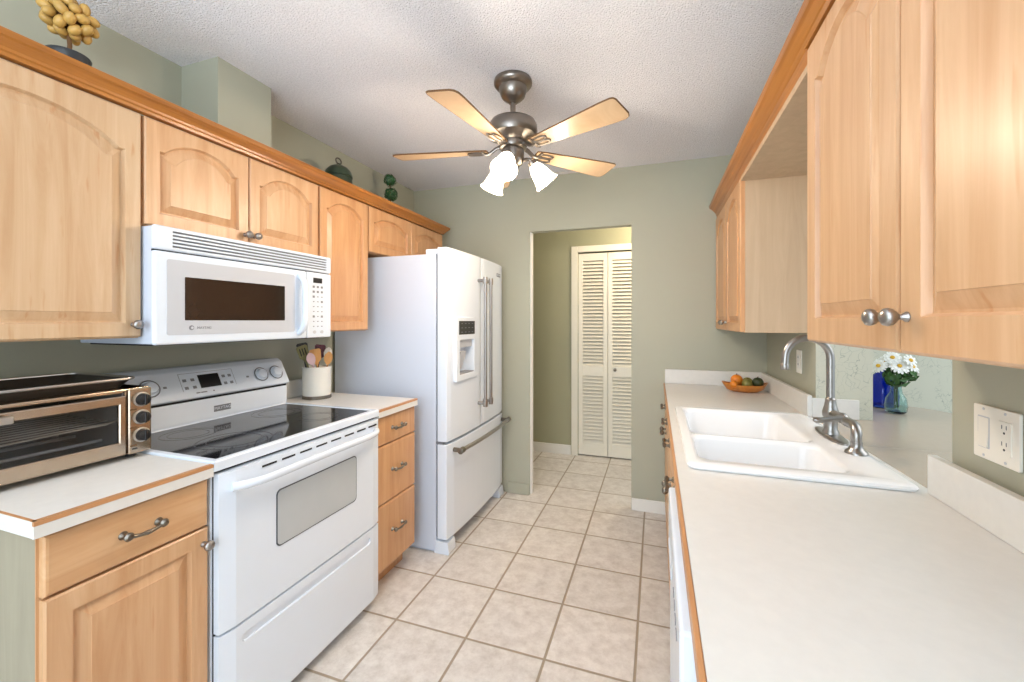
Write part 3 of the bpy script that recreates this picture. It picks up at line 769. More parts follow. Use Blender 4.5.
# bar ledge beyond the pass-through
poly = [(XW1 + 0.0015, OY0 + 0.002), (1.31, OY0 + 0.002)]
for k in range(9):
    a = PI / 2 * k / 8; poly.append((1.31 - 0.22 + 0.22 * math.cos(a), 2.70 - 0.22 + 0.22 * math.sin(a)))
poly += [(0.893, 2.70), (0.893, OY1 - 0.002), (XW1 + 0.0015, OY1 - 0.002)]
poly1 = [p for p in poly]
t = thing('bar_ledge', 'grey beige laminate bar ledge beyond the pass-through with vases on it', 'countertop', (1.0, 1.9, 0.878))
# two boards meeting at a seam
SY = 1.765
near = [(XW1 + 0.0015, OY0 + 0.002), (1.31, OY0 + 0.002), (1.31, SY - 0.001), (XW1 + 0.0015, SY - 0.001)]
far = [(XW1 + 0.0015, SY + 0.001), (1.31, SY + 0.001)] + poly[2:]
for p in (near, far): MB().prism(p, lambda a, yy, h: (a, yy, h), 0.877, 0.9142, 0.001, 1).build('slab', 'ledge', t)
b = MB(); b.box(1.20, 1.24, 1.42, 1.46, 0, 0.877); b.box(1.20, 1.24, 2.38, 2.42, 0, 0.877)
b.build('support_legs', 'white_paint', t)
# knee cabinet parts ------------------------------------------------
PRB = PR(0.077)
def right_base(label, y0, y1, doors, pulls, knobs, open_top=False):
    t = thing('base_cabinet', label, 'cabinet', (0.4, (y0 + y1) / 2, 0))
    b = MB()
    if open_top:
        b.box(0.080, 0.65, y0, y0 + 0.018, 0.10, 0.876); b.box(0.080, 0.65, y1 - 0.018, y1, 0.10, 0.876)
        b.box(0.080, 0.65, y0, y1, 0.10, 0.118); b.box(0.635, 0.65, y0, y1, 0.10, 0.70); b.box(0.080, 0.098, y0, y1, 0.10, 0.70)
    else: b.box(0.080, 0.65, y0, y1, 0.10, 0.876)
    b.box(0.14, 0.64, y0 + 0.002, y1 - 0.002, 0, 0.10)
    b.build('body', 'maple_deep', t)
    for (a0, a1), pl, kn in zip(doors, pulls, knobs):
        d = slab_front(PRB, a0, a1, 0.735, 0.868).build('drawer', 'maple_h', t); pull(PRB, pl, 0.80, 0.020, d, 0.042)
        d = raised_door(PRB, a0, a1, 0.108, 0.728, fw=0.06).build('door', 'maple', t); knob(PRB, kn, 0.69, 0.0205, d, 'pewter')
right_base('maple base cabinet under the worktop nearest the back wall', 2.225, 3.100, [(2.230, 2.655), (2.660, 3.095)], [2.42, 2.84], [2.61, 2.705])
right_base('maple sink base cabinet under the double bowl sink', 1.300, 2.222, [(1.305, 1.757), (1.763, 2.217)], [1.50, 2.00], [1.725, 1.795], True)
t = thing('dishwasher', 'white dishwasher under the near end of the right worktop', 'dishwasher', (0.4, 0.99, 0))
b = MB(); b.box(0.10, 0.64, 0.690, 1.294, 0.10, 0.872); b.box(0.16, 0.62, 0.70, 1.28, 0, 0.10); b.build('body', 'white', t)
d = MB().box(0.038, 0.0995, 0.692, 1.292, 0.13, 0.72, 0.006).build('door', 'white', t)
c = MB().box(0.034, 0.0995, 0.692, 1.292, 0.726, 0.868, 0.006).build('control_panel', 'white', t)
for k, y in enumerate((0.78, 0.82, 0.86, 0.90)): MB().box(0.0325, 0.035, y, y + 0.02, 0.79, 0.80).build('button', 'marks', c)
MB().box(0.0305, 0.035, 1.02, 1.18, 0.755, 0.775, 0.001, 1).build('latch', 'grey', c)
t = thing('base_cabinet', 'plain maple base cabinet at the near end of the right worktop', 'cabinet', (0.4, 0.2, 0))
b = MB(); b.box(0.080, 0.65, -0.29, 0.686, 0.10, 0.876); b.box(0.14, 0.64, -0.28, 0.68, 0, 0.10); b.build('body', 'maple', t)
raised_door(PRB, 0.21, 0.682, 0.108, 0.868, fw=0.06).build('door', 'maple', t)
raised_door(PRB, -0.285, 0.205, 0.108, 0.868, fw=0.06).build('door', 'maple', t)

# sink: one enamelled piece, two bowls
t = thing('sink', 'white enamel double bowl drop in sink in the right worktop', 'sink', (0.36, 1.76, 0.93))
def rr3(x0, x1, y0, y1, r, z, n=5): return [(px, py, z) for px, py in rrect(x0, x1, y0, y1, r, n)]
b = MB()
b.rings([rr3(0.088, 0.630, 1.322, 2.206, 0.025, 0.9152), rr3(0.086, 0.632, 1.320, 2.208, 0.027, 0.922), rr3(0.092, 0.626, 1.326, 2.202, 0.022, 0.929), rr3(0.098, 0.620, 1.332, 2.196, 0.02, 0.931),
         rr3(0.109, 0.556, 1.339, 2.186, 0.03, 0.931)][:4] + [], cap0=False, cap1=False)
# deck and bowls come from a solid with the two bowls cut away
body = MB()
body.rings([rr3(0.115, 0.552, 1.345, 2.180, 0.03, 0.735), rr3(0.110, 0.556, 1.340, 2.185, 0.03, 0.9155), rr3(0.089, 0.629, 1.323, 2.205, 0.025, 0.9158),
            rr3(0.086, 0.632, 1.320, 2.208, 0.028, 0.922), rr3(0.089, 0.629, 1.323, 2.205, 0.026, 0.9275), rr3(0.097, 0.621, 1.331, 2.197, 0.02, 0.9305), rr3(0.11, 0.61, 1.345, 2.185, 0.02, 0.931)])
b.bm.free()
body.smooth = True
sk = body.build('basin', 'sinkwhite', t)
cut = []
for y0, y1 in ((1.385, 1.660), (1.692, 2.150)):
    c = MB(); c.rings([rr3(0.128 + d, 0.505 - d, y0 + d, y1 - d, 0.05, z) for d, z in ((0.030, 0.752), (0.016, 0.760), (0.008, 0.775), (0.0, 0.915), (-0.003, 0.924), (-0.012, 0.9315), (-0.02, 0.945))])
    cut.append(c)
boolean(sk, cut)
for p in sk.data.polygons: p.use_smooth = True
sk.data.set_sharp_from_angle(angle=math.radians(40))
for y in (1.525, 1.92):
    MB().lathe([(0.044, 0.7522), (0.042, 0.755), (0.030, 0.754), (0.028, 0.7522)], (0.315, y, 0), (0, 0, 1), 24).build('drain', 'steel', t)

# faucet
t = thing('faucet', 'brushed nickel gooseneck faucet with lever handle behind the sink', 'faucet', (0.585, 1.82, 0.932))
FX, FY = 0.594, 1.800
b = MB(); b.rings([[(FX + 0.030 * s_ * math.cos(2 * PI * k / 32), FY + 0.125 * s_ * math.sin(2 * PI * k / 32), z) for k in range(32)] for s_, z in ((1.0, 0.9315), (1.0, 0.937), (0.86, 0.941))]); b.smooth = True
b.build('base_plate', 'nickel', t)
MB().lathe([(0.026, 0.940), (0.024, 0.952), (0.021, 0.958), (0.022, 1.000), (0.025, 1.006), (0.025, 1.020), (0.019, 1.040), (0.016, 1.060), (0.017, 1.064), (0.013, 1.070)], (FX, FY, 0), (0, 0, 1), 24).build('body', 'nickel', t)
pts = [(FX, FY, 1.06), (FX, FY, 1.12), (FX, FY, 1.17)]
RA = 0.074; dxn, dyn = -math.cos(math.radians(8)), -math.sin(math.radians(8))
for k in range(0, 19):
    a = math.radians(180 * k / 18 * 0.96); q = RA * (1 - math.cos(a)); pts.append((FX + dxn * q, FY + dyn * q, 1.210 + RA * math.sin(a)))
lx, ly, lz = pts[-1]
pts += [(lx - 0.001, ly, lz - 0.018), (lx - 0.002, ly, lz - 0.036)]
sp = MB().tube(pts, 0.0130, 16).build('spout', 'nickel', t)
MB().lathe([(0.0125, 0), (0.0145, -0.006), (0.0145, -0.020), (0.0125, -0.024)], (lx - 0.002, ly, lz - 0.028), (0, 0, 1), 18).build('aerator', 'nickel', sp)
# lever and hub on the near side of the body
hb = MB(); hb.cyl((FX, FY, 1.012), (FX + 0.01, FY - 0.066, 1.012), 0.017, 0.017, 20); hb.ball((FX + 0.012, FY - 0.070, 1.012), 0.0185)
hb = hb.build('handle_hub', 'nickel', t)
MB().tube([(FX + 0.012, FY - 0.075, 1.014), (FX - 0.02, FY - 0.082, 1.010), (FX - 0.055, FY - 0.088, 1.004), (FX - 0.072, FY - 0.090, 1.003), (FX - 0.080, FY - 0.091, 1.004)], [0.012, 0.0085, 0.009, 0.0105, 0.005], 12).build('lever', 'nickel', t)
t = thing('side_sprayer', 'brushed nickel curved side sprayer beside the gooseneck faucet', 'sprayer', (0.592, 1.590, 0.932))
SXx, SYy = 0.592, 1.590
MB().lathe([(0.030, 0.9315), (0.029, 0.938), (0.020, 0.946), (0.016, 0.956), (0.0165, 0.968)], (SXx, SYy, 0), (0, 0, 1), 24).build('base', 'nickel', t)
pts = [(SXx, SYy, 0.962), (SXx, SYy, 0.975), (SXx, SYy, 0.984)]
for k in range(1, 9):
    a = PI / 2 * k / 8; pts.append((SXx + 0.0006 * k, SYy + 0.030 * (1 - math.cos(a)), 0.984 + 0.030 * math.sin(a)))
pts += [(SXx + 0.006, SYy + 0.055, 1.013), (SXx + 0.007, SYy + 0.085, 1.011)]
MB().tube(pts, [0.0145] * 11 + [0.0155, 0.0160], 18).build('spray_head', 'nickel', t)

# ------------------------------------------------------------------ ceiling fan
FC = Vector((-0.622, 1.822, 0)); ZB_ = 2.128
t = thing('ceiling_fan', 'brushed nickel ceiling fan with five pale wood blades and three lit shades', 'ceiling fan', (FC.x, FC.y, ZC))
def fl(prof, name, mat='fanmetal', n=36): return MB().lathe([(r, z) for r, z in prof], (FC.x, FC.y, 0), (0, 0, 1), n).build(name, mat, t)
fl([(0.085, 2.449), (0.088, 2.440), (0.088, 2.430), (0.080, 2.420), (0.064, 2.414), (0.062, 2.396), (0.054, 2.374), (0.040, 2.360), (0.026, 2.352), (0.020, 2.345)], 'canopy')
fl([(0.0125, 2.348), (0.0125, 2.270)], 'downrod', n=16)
fl([(0.022, 2.285), (0.030, 2.277), (0.075, 2.270), (0.102, 2.256), (0.112, 2.236), (0.114, 2.206), (0.108, 2.190), (0.074, 2.180), (0.062, 2.165), (0.066, 2.150), (0.062, 2.136), (0.050, 2.130)], 'motor_housing')
fl([(0.064, 2.1775), (0.067, 2.175), (0.067, 2.171), (0.064, 2.168)], 'motor_band', 'nickel')
fl([(0.050, 2.1295), (0.052, 2.118), (0.050, 2.085), (0.042, 2.064), (0.024, 2.052), (0.010, 2.046), (0.008, 2.036), (0.001, 2.032)], 'light_fitter')
for k in range(5):
    ang = math.radians(46.5 + 72 * k)
    er = Vector((math.cos(ang), math.sin(ang), 0)); et = Vector((-math.sin(ang), math.cos(ang), 0)); ez = Vector((0, 0, 1))
    tl = math.radians(-11); tv = et * math.cos(tl) + ez * math.sin(tl); nv = er.cross(tv)
    def PB(r, s_, h): return FC + Vector((0, 0, ZB_)) + er * r + tv * s_ + nv * h
    poly = [(0.118, -0.030), (0.16, -0.037), (0.50, -0.064), (0.545, -0.065), (0.556, -0.061), (0.561, -0.050), (0.562, 0.040), (0.555, 0.056), (0.540, 0.064), (0.50, 0.064), (0.16, 0.037), (0.118, 0.030)]
    bl = MB().prism(poly, PB, -0.003, 0.003).build('blade', 'blade', t)
    ed = MB(); rim = [PB(r, s_, 0) for r, s_ in poly]
    ed.tube(rim, 0.0034, 6, closed=True); ed.build('blade_edge', 'twig', bl)
    ir = MB()
    # two scrolled loops and a foot under the blade
    for sg in (-1, 1):
        loop = [PB(0.172 + 0.036 * math.cos(2 * PI * j / 18), sg * 0.015 + 0.013 * math.sin(2 * PI * j / 18), -0.0065) for j in range(18)]
        ir.tube(loop, 0.0042, 8, closed=True)
    arm = [FC + Vector((0, 0, 2.150)) + er * 0.055, FC + Vector((0, 0, 2.140)) + er * 0.080, FC + Vector((0, 0, 2.122)) + er * 0.105, PB(0.122, 0, -0.011), PB(0.145, 0, -0.008)]
    ir.tube(arm, [0.011, 0.010, 0.009, 0.009, 0.007], 10, flat=0.7)
    ir.tube([PB(0.138, -0.034, -0.006), PB(0.130, 0, -0.008), PB(0.138, 0.034, -0.006)], 0.005, 8)
    ir.build('blade_iron', 'fanmetal', bl)
WARM = (1.0, 0.86, 0.70)
for k, deg in enumerate((-104 + 19, 8 + 19, 130 + 19)):
    a = math.radians(deg); er = Vector((math.cos(a), math.sin(a), 0))
    base = FC + Vector((0, 0, 2.085)) + er * 0.045
    ax = (er * 0.62 + Vector((0, 0, -0.78))).normalized()
    tip = base + er * 0.032 + Vector((0, 0, 0.006))
    arm = MB().tube([base, base + er * 0.018 + Vector((0, 0, 0.006)), tip, tip + ax * 0.014], 0.008, 10)
    arm.lathe([(0.010, 0.008), (0.020, 0.012), (0.023, 0.026), (0.023, 0.034)], tip, ax, 18)
    arm.build('lamp_arm', 'fanmetal', t)
    prof_ = [(0.022, 0.030), (0.027, 0.040), (0.035, 0.056), (0.041, 0.078), (0.045, 0.102), (0.050, 0.120), (0.059, 0.134)]
    inn = [(r - 0.0025, h) for r, h in prof_[::-1]]
    MB().lathe(prof_ + inn, tip, ax, 24, cap0=False, cap1=False).build('lamp_shade', 'shade', t)
    point('fan_bulb', tip + ax * 0.145, 9.5, WARM, 0.04)

# air register on the ceiling near the doorway wall
t = thing('ceiling_vent', 'grey slatted air register on the ceiling behind the fan', 'vent', (-0.66, 2.93, ZC))
MB().frame(-0.84, -0.48, 2.82, 3.04, -0.815, -0.505, 2.845, 3.015, ZC - 0.001, ZC - 0.010, lambda a, z, h: (a, z, h), 0.003).build('frame', 'grey', t)
b = MB()
for k in range(9):
    y = 2.852 + k * 0.018; b.prism([(y, ZC - 0.002), (y + 0.003, ZC - 0.002), (y + 0.012, ZC - 0.011), (y + 0.009, ZC - 0.011)], lambda a, z, h: (h, a, z), -0.8155, -0.5045)
b.build('louvres', 'grey', t)
MB().box(-0.816, -0.504, 2.844, 3.016, ZC - 0.0016, ZC - 0.0006).build('backing', 'slot', t)

# ------------------------------------------------------------------ toaster oven and tray
t = thing('toaster_oven', 'stainless steel toaster oven with three black knobs on the left worktop', 'toaster oven', (-1.73, 0.70, 0.916))
TX0, TX1, TY0, TY1, TZ0, TZ1 = -1.905, -1.556, 0.485, 0.9045, 0.930, 1.135
YDR = 0.838
b = MB()
b.box(TX0, TX1, TY0, TY0 + 0.012, TZ0, TZ1, 0.004); b.box(TX0, TX1, YDR - 0.002, TY1, TZ0, TZ1, 0.005)
b.box(TX0, TX1, TY0, TY1, TZ1 - 0.012, TZ1, 0.004); b.box(TX0, TX1, TY0, TY1, TZ0, TZ0 + 0.012, 0.003); b.box(TX0, TX0 + 0.012, TY0, TY1, TZ0, TZ1, 0.003)
b.build('housing', 'toaststeel', t)
b = MB(); b.box(TX0 + 0.0125, TX0 + 0.015, TY0 + 0.0125, YDR - 0.003, TZ0 + 0.0125, TZ1 - 0.0125)
b.box(TX0 + 0.0125, TX1 - 0.004, YDR - 0.0045, YDR - 0.0025, TZ0 + 0.0125, TZ1 - 0.0125); b.box(TX0 + 0.0125, TX1 - 0.004, TY0 + 0.0125, TY0 + 0.0145, TZ0 + 0.0125, TZ1 - 0.0125)
b.box(TX0 + 0.0125, TX1 - 0.004, TY0 + 0.0125, YDR - 0.003, TZ0 + 0.0125, TZ0 + 0.015)
b.build('cavity_liner', 'ovenin', t)
b = MB()
for k in range(9): 
    x = TX0 + 0.03 + k * 0.035; b.tube([(x, TY0 + 0.02, 1.032), (x, YDR - 0.008, 1.032)], 0.0018, 6)
b.tube([(TX1 - 0.012, TY0 + 0.02, 1.028), (TX1 - 0.012, YDR - 0.04, 1.034), (TX1 - 0.012, YDR - 0.012, 1.040), (TX1 - 0.012, YDR - 0.008, 1.052)], 0.0026, 8)
b.build('wire_rack', 'steel', t)
b = MB()
for z in (0.968,): 
    for x in (-1.66, -1.80): b.tube([(x, TY0 + 0.015, z), (x, YDR - 0.006, z)], 0.005, 10)
b.build('heating_rod', 'grey', t)
d = MB()
dz0, dz1 = TZ0 + 0.004, TZ1 - 0.020
d.frame(TY0 + 0.004, YDR - 0.003, dz0, dz1, TY0 + 0.030, YDR - 0.021, dz0 + 0.040, dz1 - 0.026, TX1 + 0.0005, TX1 + 0.013)
d = d.build('door', 'toaststeel', t)
MB().box(TX1 + 0.003, TX1 + 0.007, TY0 + 0.0302, YDR - 0.0212, dz0 + 0.0402, dz1 - 0.0262).build('door_glass', 'ovenglass', d)
h = MB(); h.box(TX1 + 0.028, TX1 + 0.044, TY0 + 0.012, 0.585, dz1 - 0.026, dz1 - 0.006, 0.004); h.box(TX1 + 0.012, TX1 + 0.03, 0.562, 0.580, dz1 - 0.022, dz1 - 0.010, 0.002); h.box(TX1 + 0.012, TX1 + 0.03, TY0 + 0.016, TY0 + 0.034, dz1 - 0.022, dz1 - 0.010, 0.002)
h.build('handle', 'steel', d)
p = MB().box(TX1 + 0.0005, TX1 + 0.012, YDR + 0.003, TY1, TZ0, TZ1 - 0.001, 0.006, 3).build('control_panel', 'toaststeel', t)
for z in (1.098, 1.042, 0.986):
    y = 0.875
    MB().lathe([(0.023, 0.0), (0.023, 0.004), (0.019, 0.0055)], (TX1 + 0.0115, y, z), (1, 0, 0), 24).build('dial_ring', 'steel', p)
    k = MB(); k.lathe([(0.019, 0.005), (0.0175, 0.010), (0.0165, 0.020), (0.014, 0.022), (0.001, 0.0242)], (TX1 + 0.0115, y, z), (1, 0, 0), 24)
    k.build('knob', 'black', p)
    MB().box(TX1 + 0.030, TX1 + 0.0365, y - 0.0035, y + 0.0035, z - 0.017, z + 0.017, 0.0015, 1).build('knob_grip', 'black', p)
    MB().box(TX1 + 0.0118, TX1 + 0.0125, y - 0.03, y - 0.012, z - 0.038 + 0.006, z - 0.0275, 0).build('dial_marking', 'twig', p)
MB().box(TX1 + 0.0118, TX1 + 0.0125, 0.850, 0.864, 0.944, 0.948).build('panel_marking', 'black', p)
b = MB()
for x in (TX0 + 0.04, TX1 - 0.03):
    for y in (0.535, TY1 - 0.035): b.cyl((x, y, 0.9165), (x, y, TZ0 + 0.002), 0.014)
b.build('feet', 'black', t)
# tray: flared rim pan
t = thing('baking_tray', 'dark baking tray with silver rim lying on the toaster oven', 'tray', (-1.74, 0.66, TZ1))
R = []
for ins, z in ((0.018, 1.1355), (0.0, 1.160), (-0.008, 1.162), (-0.008, 1.164), (0.002, 1.1635), (0.020, 1.1385)):
    R.append(rr3(-1.895 + ins, -1.575 - ins, 0.475 + ins, 0.872 - ins, 0.025, z))
MB().rings(R).build('pan', 'tray', t)
MB().tube(rr3(-1.902, -1.568, 0.468, 0.879, 0.03, 1.1645), 0.0045, 8, closed=True).build('rim', 'steel', t)

# ------------------------------------------------------------------ utensil crock
CX, CY = -1.80, 1.868
t = thing('utensil_crock', 'white ceramic utensil crock with dark base band on the worktop by the range', 'crock', (CX, CY, 0.915))
MB().lathe([(0.070, 0.922), (0.074, 0.935), (0.075, 1.080), (0.077, 1.090), (0.074, 1.092), (0.070, 1.088), (0.069, 0.94), (0.001, 0.935)], (CX, CY, 0), (0, 0, 1), 36, cap1=False).build('pot', 'crock', t)
MB().lathe([(0.068, 0.9152), (0.0755, 0.916), (0.0755, 0.932), (0.0735, 0.934)], (CX, CY, 0), (0, 0, 1), 36, cap1=False).build('base_band', 'pewter', t)
def utensil(name, label, cat, foot, head, kind, mat, matc=None, face=(0.8, -0.5, 0.1)):
    foot, head = Vector(foot), Vector(head); dr_ = (head - foot).normalized()
    n = Vector(face); n = (n - dr_ * n.dot(dr_)).normalized(); s = n.cross(dr_)
    t = thing(name, label, cat, tuple(foot))
    MB().tube([foot, foot + (head - foot) * 0.5, head], [0.006, 0.0055, 0.0045], 10).build('handle', mat, t)
    b = MB()
    if kind == 'spoon':
        R = []
        for q, wv in ((0, 0.005), (0.12, 0.012), (0.3, 0.020), (0.55, 0.024), (0.8, 0.019), (0.95, 0.009), (1.0, 0.002)):
            c = head + dr_ * (q * 0.075 - 0.008) - n * 0.006 * math.sin(q * PI)
            R.append([c + s * wv * math.cos(2 * PI * k / 16) + n * (0.004 * math.sin(2 * PI * k / 16) + (0.006 * math.cos(2 * PI * k / 16) ** 2 if 0.1 < q < 0.99 else 0)) for k in range(16)])
        b.rings(R); b.smooth = True; b.build('bowl', matc or mat, t)
    else:
        out = [(-0.007, -0.01), (-0.012, 0.004), (-0.026, 0.018), (-0.029, 0.075), (-0.022, 0.083), (0.022, 0.083), (0.029, 0.075), (0.026, 0.018), (0.012, 0.004), (0.007, -0.01)]
        f = lambda a, v, h: head + s * a + dr_ * v + n * h
        o = b.prism(out, f, -0.002, 0.002).build('blade', matc or mat, t)
        if kind == 'slotted':
            cs = []
            for a in (-0.013, 0, 0.013):
                c = MB(); c.prism([(a - 0.0035, 0.026), (a + 0.0035, 0.026), (a + 0.0035, 0.068), (a - 0.0035, 0.068)], f, -0.01, 0.01); cs.append(c)
            boolean(o, cs)
    return t
def tool(name, label, fx, fy, dx, dy, z, kind, mat, face=(0.8, -0.5, 0.1)):
    utensil(name, label, name, (CX + fx, CY + fy, 0.945), (CX + dx, CY + dy, z), kind, mat, face=face)
tool('spatula', 'olive slotted spatula leaning left in the white crock', 0.005, -0.010, 0.000, -0.080, 1.134, 'slotted', 'green_plastic')
tool('spatula', 'wide wooden spatula in the middle of the white crock', 0.000, 0.030, 0.018, -0.020, 1.112, 'spatula', 'spoon', (0.8, -0.6, 0.1))
tool('spoon', 'pale wooden spoon at the front right of the crock', 0.030, 0.020, 0.056, 0.020, 1.108, 'spoon', 'spoon')
tool('spoon', 'pale mauve spoon lying low at the left of the crock', 0.035, 0.000, 0.032, -0.064, 1.112, 'spoon', 'pink_plastic')
tool('spatula', 'mottled dark red spatula at the back right of the crock', -0.020, 0.010, -0.020, 0.036, 1.128, 'spatula', 'purple')
tool('spoon', 'slim white spoon at the right edge of the crock', 0.006, 0.045, 0.010, 0.068, 1.128, 'spoon', 'crock')
tool('spatula', 'dark spatula at the back left of the crock', -0.030, -0.015, -0.046, -0.044, 1.142, 'spatula', 'blackpot')

# ------------------------------------------------------------------ decor above the left cabinets
KX, KY = -1.725, 0.782
t = thing('berry_topiary', 'topiary of yellow berries in a black bowl above the left cabinets', 'decoration', (KX, KY, 2.032))
MB().lathe([(0.032, 2.0315), (0.042, 2.04), (0.049, 2.11), (0.051, 2.158), (0.053, 2.166), (0.051, 2.170), (0.047, 2.165), (0.045, 2.15), (0.001, 2.15)], (KX, KY, 0), (0, 0, 1), 32, cap1=False).build('bowl', 'blackpot', t)
MB().tube([(KX, KY, 2.145), (KX + 0.004, KY + 0.002, 2.20), (KX, KY, 2.25)], 0.006, 8).build('stem', 'twig', t)
BC = Vector((KX, KY + 0.004, 2.284))
MB().ball(BC, 0.038, 0.038, 0.036).build('core', 'twig', t)
pm = None
for k in range(38):
    zf = 1 - 2 * (k + 0.5) / 38; rr_ = math.sqrt(1 - zf * zf); ph = k * 2.39996
    dv = Vector((rr_ * math.cos(ph), rr_ * math.sin(ph), zf))
    c = BC + Vector((dv.x * 0.052, dv.y * 0.052, dv.z * 0.050)) * (0.97 + 0.10 * random.random())
    if pm is None:
        pm = MB().ball((0, 0, 0), 0.0145, 0.0145, 0.020, n=12).build('berry', 'berry'); o = pm
    else: o = pm.copy(); COL.objects.link(o)
    o.parent = t; o.location = c - Vector(t.location)
    o.rotation_euler = (random.uniform(0, 3), random.uniform(0, 3), random.uniform(0, 3))
KX, KY = -1.74, 1.970
t = thing('lidded_pot', 'dark green round lidded pot with a loop handle above the left cabinets', 'pot', (KX, KY, 2.032))
MB().lathe([(0.045, 2.0315), (0.062, 2.05), (0.074, 2.10), (0.076, 2.150), (0.074, 2.176), (0.001, 2.178)], (KX, KY, 0), (0, 0, 1), 32).build('body', 'darkgreen', t)
MB().lathe([(0.077, 2.1785), (0.077, 2.185), (0.070, 2.210), (0.052, 2.232), (0.030, 2.243), (0.014, 2.247), (0.010, 2.256), (0.001, 2.257)], (KX, KY, 0), (0, 0, 1), 32).build('lid', 'darkgreen', t)
MB().tube([(KX + 0.008 * math.cos(a) * 0, KY + 0.022 * math.cos(a), 2.272 + 0.016 * math.sin(a)) for a in [2 * PI * k / 20 for k in range(20)]], 0.0045, 8, closed=True).build('loop_handle', 'pewter', t)
KX, KY = -1.74, 2.475
t = thing('ivy_topiary', 'small dark green double ball topiary above the refrigerator cabinet', 'plant', (KX, KY, 2.032))
MB().lathe([(0.032, 2.0315), (0.036, 2.05), (0.044, 2.13), (0.047, 2.14), (0.042, 2.145), (0.001, 2.142)], (KX, KY, 0), (0, 0, 1), 24).build('pot', 'blackpot', t)
MB().tube([(KX, KY, 2.13), (KX, KY - 0.006, 2.24), (KX, KY - 0.012, 2.32)], 0.004, 8).build('stem', 'twig', t)
def leafball(m, c, r, n, size):
    c = Vector(c)
    for k in range(n):
        zf = 1 - 2 * (k + 0.5) / n; q = math.sqrt(1 - zf * zf); ph = k * 2.39996
        d = Vector((q * math.cos(ph), q * math.sin(ph), zf)); p = c + d * r * random.uniform(0.72, 1.02)
        u = d.orthogonal().normalized(); u = Matrix.Rotation(random.uniform(0, 6.3), 3, d) @ u; v = d.cross(u)
        s = size * random.uniform(0.7, 1.2)
        f = [p - u * s, p + v * s * 0.55 + d * s * 0.25, p + u * s + d * s * 0.1, p - v * s * 0.55 + d * s * 0.25]
        vs_ = [m.bm.verts.new(x) for x in f]; m.bm.faces.new(vs_)
m = MB(); leafball(m, (KX, KY - 0.010, 2.318), 0.042, 90, 0.015); leafball(m, (KX, KY + 0.004, 2.225), 0.046, 100, 0.015)
m.build('foliage', 'leafdark', t)

# ------------------------------------------------------------------ fruit bowl
BX, BY = 0.516, 2.872
t = thing('fruit_bowl', 'leaf shaped wooden bowl holding fruit in the worktop corner', 'bowl', (BX, BY, 0.915))
R = []
def leafring(sc, z, lift):
    r = []
    for k in range(40):
        a = 2 * PI * k / 40; e = abs(math.cos(a)) ** 6
        rad = 0.100 + 0.03 * e * (1 if math.cos(a) < 0 else 0.5)
        wav = 1 + 0.035 * math.sin(6 * a)
        r.append((BX + rad * sc * wav * math.cos(a), BY + 0.78 * rad * sc * wav * math.sin(a), z + lift * e))
    return r
R = [leafring(0.55, 0.9162, 0), leafring(0.82, 0.928, 0.002), leafring(1.0, 0.955, 0.012), leafring(1.03, 0.962, 0.014), leafring(0.96, 0.958, 0.012), leafring(0.78, 0.935, 0.003), leafring(0.50, 0.925, 0)]
m = MB().rings(R); m.smooth = True; m.build('dish', 'bowlwood', t)
def fruit(name, label, cat, c, rx, ry, rz, mat, rot=None, stem=True):
    t = thing(name, label, cat, (c[0], c[1], c[2] - rz))
    MB().ball(c, rx, ry, rz, rot, 20).build('flesh', mat, t)
    if stem: MB().cyl((c[0], c[1], c[2] + rz * 0.97), (c[0] + 0.002, c[1], c[2] + rz + 0.006), 0.003, 0.002, 8).build('stem', 'twig', t)
fruit('orange', 'orange at the back left of the wooden fruit bowl', 'fruit', (BX - 0.048, BY + 0.014, 0.984), 0.034, 0.034, 0.033, 'orange')
fruit('orange', 'orange low at the left end of the wooden fruit bowl', 'fruit', (BX - 0.072, BY - 0.044, 0.964), 0.024, 0.024, 0.022, 'orange', stem=False)
fruit('avocado', 'dark avocado at the right of the wooden fruit bowl', 'fruit', (BX + 0.062, BY - 0.008, 0.975), 0.032, 0.030, 0.031, 'avocado')
fruit('pear', 'yellow green pear lying in the middle of the fruit bowl', 'fruit', (BX + 0.004, BY - 0.018, 0.966), 0.030, 0.030, 0.030, 'mango')
fruit('pear', 'green pear behind the others in the fruit bowl', 'fruit', (BX + 0.016, BY + 0.042, 0.970), 0.030, 0.026, 0.028, 'mango', stem=False)

# ------------------------------------------------------------------ vases on the bar ledge
t = thing('glass_vase', 'cobalt blue glass bottle vase on the bar ledge', 'vase', (1.078, 2.60, 0.915))
VX, VY = 1.078, 2.60
MB().lathe([(0.055, 0.9152), (0.064, 0.922), (0.066, 0.98), (0.062, 1.03), (0.050, 1.062), (0.030, 1.082), (0.026, 1.10), (0.030, 1.108), (0.026, 1.108), (0.023, 1.10), (0.027, 1.080), (0.046, 1.060), (0.058, 1.028), (0.062, 0.98), (0.060, 0.926), (0.001, 0.922)], (VX, VY, 0), (0, 0, 1), 32, cap1=False).build('bottle', 'blueglass', t)
t = thing('flower_vase', 'small clear teal glass vase holding white daisies on the bar ledge', 'vase', (1.062, 2.44, 0.915))
VX, VY = 1.062, 2.44
MB().lathe([(0.028, 0.9152), (0.038, 0.922), (0.043, 0.95), (0.038, 0.985), (0.024, 1.01), (0.020, 1.035), (0.024, 1.05), (0.022, 1.05), (0.018, 1.035), (0.022, 1.01), (0.035, 0.985), (0.040, 0.95), (0.035, 0.926), (0.001, 0.922)], (VX, VY, 0), (0, 0, 1), 28, cap1=False).build('bottle', 'tealglass', t)
heads = [(0.000, -0.03, 1.138, 0.040), (-0.045, 0.01, 1.150, 0.036), (0.058, -0.01, 1.135, 0.036), (0.020, 0.04, 1.158, 0.036), (-0.075, -0.02, 1.135, 0.034), (-0.02, -0.015, 1.175, 0.034), (0.04, -0.03, 1.165, 0.03)]
